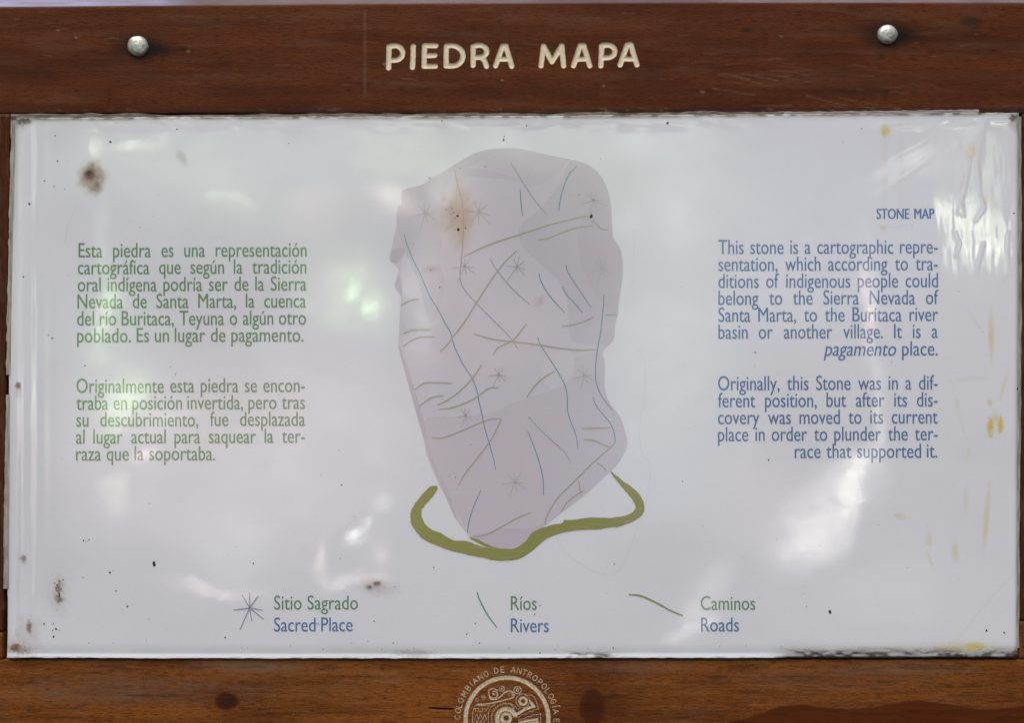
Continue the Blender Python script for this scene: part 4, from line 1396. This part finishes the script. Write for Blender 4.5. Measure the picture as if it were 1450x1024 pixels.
N = ()
paragraph("green Spanish text, first paragraph", [
    ("Esta piedra es una representación", 112, 434.5, 364.5, "justify", N), ("cartográfica que según la tradición", 111, 434, 388.5, "justify", N),
    ("oral indígena podría ser de la Sierra", 111, 434, 412.8, "justify", N), ("Nevada de Santa Marta, la cuenca", 110.5, 433.5, 436.8, "justify", N),
    ("del río Buritaca, Teyuna o algún otro", 110, 433.5, 461, "justify", N), ("poblado. Es un lugar de pagamento.", 110, 430, 485, "fit", N)], M_green)
paragraph("green Spanish text, second paragraph", [
    ("Originalmente esta piedra se encon-", 109, 432, 556.5, "justify", N), ("traba en posición invertida, pero tras", 109, 432, 580.5, "justify", N),
    ("su descubrimiento, fue desplazada", 109, 432, 604.3, "justify", N), ("al lugar actual para saquear la ter-", 108.5, 432, 628.5, "justify", N),
    ("raza que la soportaba.", 108.5, 305, 652.5, "fit", N)], M_green)
paragraph("blue English text, first paragraph", [
    ("This stone is a cartographic repre-", 1017, 1327, 360, "justify", N), ("sentation, which according to tra-", 1017, 1327, 384, "justify", N),
    ("ditions of indigenous people could", 1017, 1327.5, 408, "justify", N), ("belong to the Sierra Nevada of", 1017, 1328, 432, "justify", N),
    ("Santa Marta, to the Buritaca river", 1017, 1327.5, 456, "justify", N), ("basin or another village. It is a", 1017, 1327, 480, "justify", N),
    ("pagamento place.", 1166, 1327, 504, "right", (0,))], M_blue)
paragraph("blue English text, second paragraph", [
    ("Originally, this Stone was in a dif-", 1016.5, 1327, 553, "justify", N), ("ferent position, but after its dis-", 1016.5, 1327, 577, "justify", N),
    ("covery was moved to its current", 1016.5, 1327, 601, "justify", N), ("place in order to plunder the ter-", 1016.5, 1327, 625, "justify", N),
    ("race that supported it.", 1125, 1326.5, 649, "right", N)], M_blue)
text_line("heading", ["STONE", "MAP"], 1241, 1322, 310, M_blue, panel, size=21.0, mode="fit", bold=.032, label="small bold blue heading STONE MAP")
for (tx, u0, u1, base, m_) in (("Sitio Sagrado", 388.5, 507, 863.5, M_green), ("Sacred Place", 388.5, 499.5, 894.5, M_blue), ("Ríos", 723.5, 760, 864, M_green),
                               ("Rivers", 723.5, 777, 895.5, M_blue), ("Caminos", 992, 1069, 864, M_green), ("Roads", 992.5, 1046, 894.5, M_blue)):
    text_line("legend_caption", tx.split(" "), u0, u1, base, m_, panel, size=29.0, mode="fit", bold=.006, label=("green" if m_ is M_green else "blue") + " caption " + tx)
bpy.data.objects.remove(_to)

star("legend_star", (354, 861), ARMS, 1.6, .5, M_legend_star, panel)["label"] = "thin mauve eight-armed star of the legend"
ribbon("legend_river_line", [(676, 838), (677, 844), (680, 851), (690, 870), (704, 889)], 2.0, .5, M_river_l, panel, "short blue green stroke of the legend")
ribbon("legend_road_line", [(890, 842), (908, 844), (930, 854), (950, 865), (967, 872)], 2.3, .5, M_road_l, panel, "short olive stroke of the legend")

# ---- black mould specks and bits of dirt stuck on the sheet
def blob(cu, cv, ru, rv, ang, seed, height=.5):
    n, r = 11, np.random.RandomState(seed)
    a = np.linspace(0, 2 * math.pi, n, endpoint=False)
    w = 1 + r.uniform(-.28, .28, n)
    x, y = ru * w * np.cos(a), rv * w * np.sin(a)
    c, s_ = math.cos(ang), math.sin(ang)
    uv = np.stack([cu + x * c - y * s_, cv + x * s_ + y * c], -1)
    mid_ = (uv + np.array([cu, cv])) / 2
    hb = float(h_sheet(np.array([cu]), np.array([cv]))[0])
    pts = [(cu, cv, hb + height + .25)] + [(p[0], p[1], hb + height) for p in mid_] + [(p[0], p[1], hb - .3) for p in uv]
    fc = [(0, 1 + (k + 1) % n, 1 + k) for k in range(n)] + [(1 + k, 1 + (k + 1) % n, 1 + n + (k + 1) % n, 1 + n + k) for k in range(n)]
    return pts, fc


r_ = np.random.RandomState(21)
allp, allf = [], []
spots = [(x, y, r * .80) for x, y, r in SPECKS]
for k in range(70):
    x, y = r_.uniform(30, 1435), r_.uniform(172, 925)
    spots.append((x, y, r_.uniform(.35, .75)))
for k in range(34):
    x = r_.uniform(30, 1435)
    spots.append((x, 921 - abs(r_.normal(0, 7)), r_.uniform(.4, 1.0)))
for k in range(16):
    spots.append((r_.normal(84, 4), r_.normal(835, 10), r_.uniform(.5, 1.3)))
for k in range(14):
    spots.append((r_.normal(646, 7), r_.normal(306, 12), r_.uniform(.4, 1.0)))
for k, (x, y, r) in enumerate(spots):
    pts, fc = blob(x, y, r, r * r_.uniform(.8, 1.35), r_.uniform(0, 3), 900 + k, .25 * min(r, 2) + .12)
    n0 = len(allp)
    allp += pts
    allf += [tuple(i + n0 for i in g) for g in fc]
c = np.array(allp)
me = mesh_from("mould_specks", to_xyz(c[:, 0], c[:, 1], c[:, 2]), allf)
shade(me)
o = link("mould_specks", me, M_speck, panel)
o["kind"] = "stuff"
for (x, y, ru, rv, ang, lab) in ((837, 306.5, 2.7, 4.3, .25, "black blot on the upper right of the stone drawing"), (219, 799, 2.6, 4.6, -.3, "dark oval blot below the Spanish text"),
                                 (1174.6, 867, 2.3, 4.0, .0, "dark blot below the English text")):
    pts, fc = blob(x, y, ru, rv, ang, int(x), .8)
    c = np.array(pts)
    me = mesh_from("dirt_blot", to_xyz(c[:, 0], c[:, 1], c[:, 2]), fc)
    shade(me)
    link("dirt_blot", me, M_speck, panel, lab)
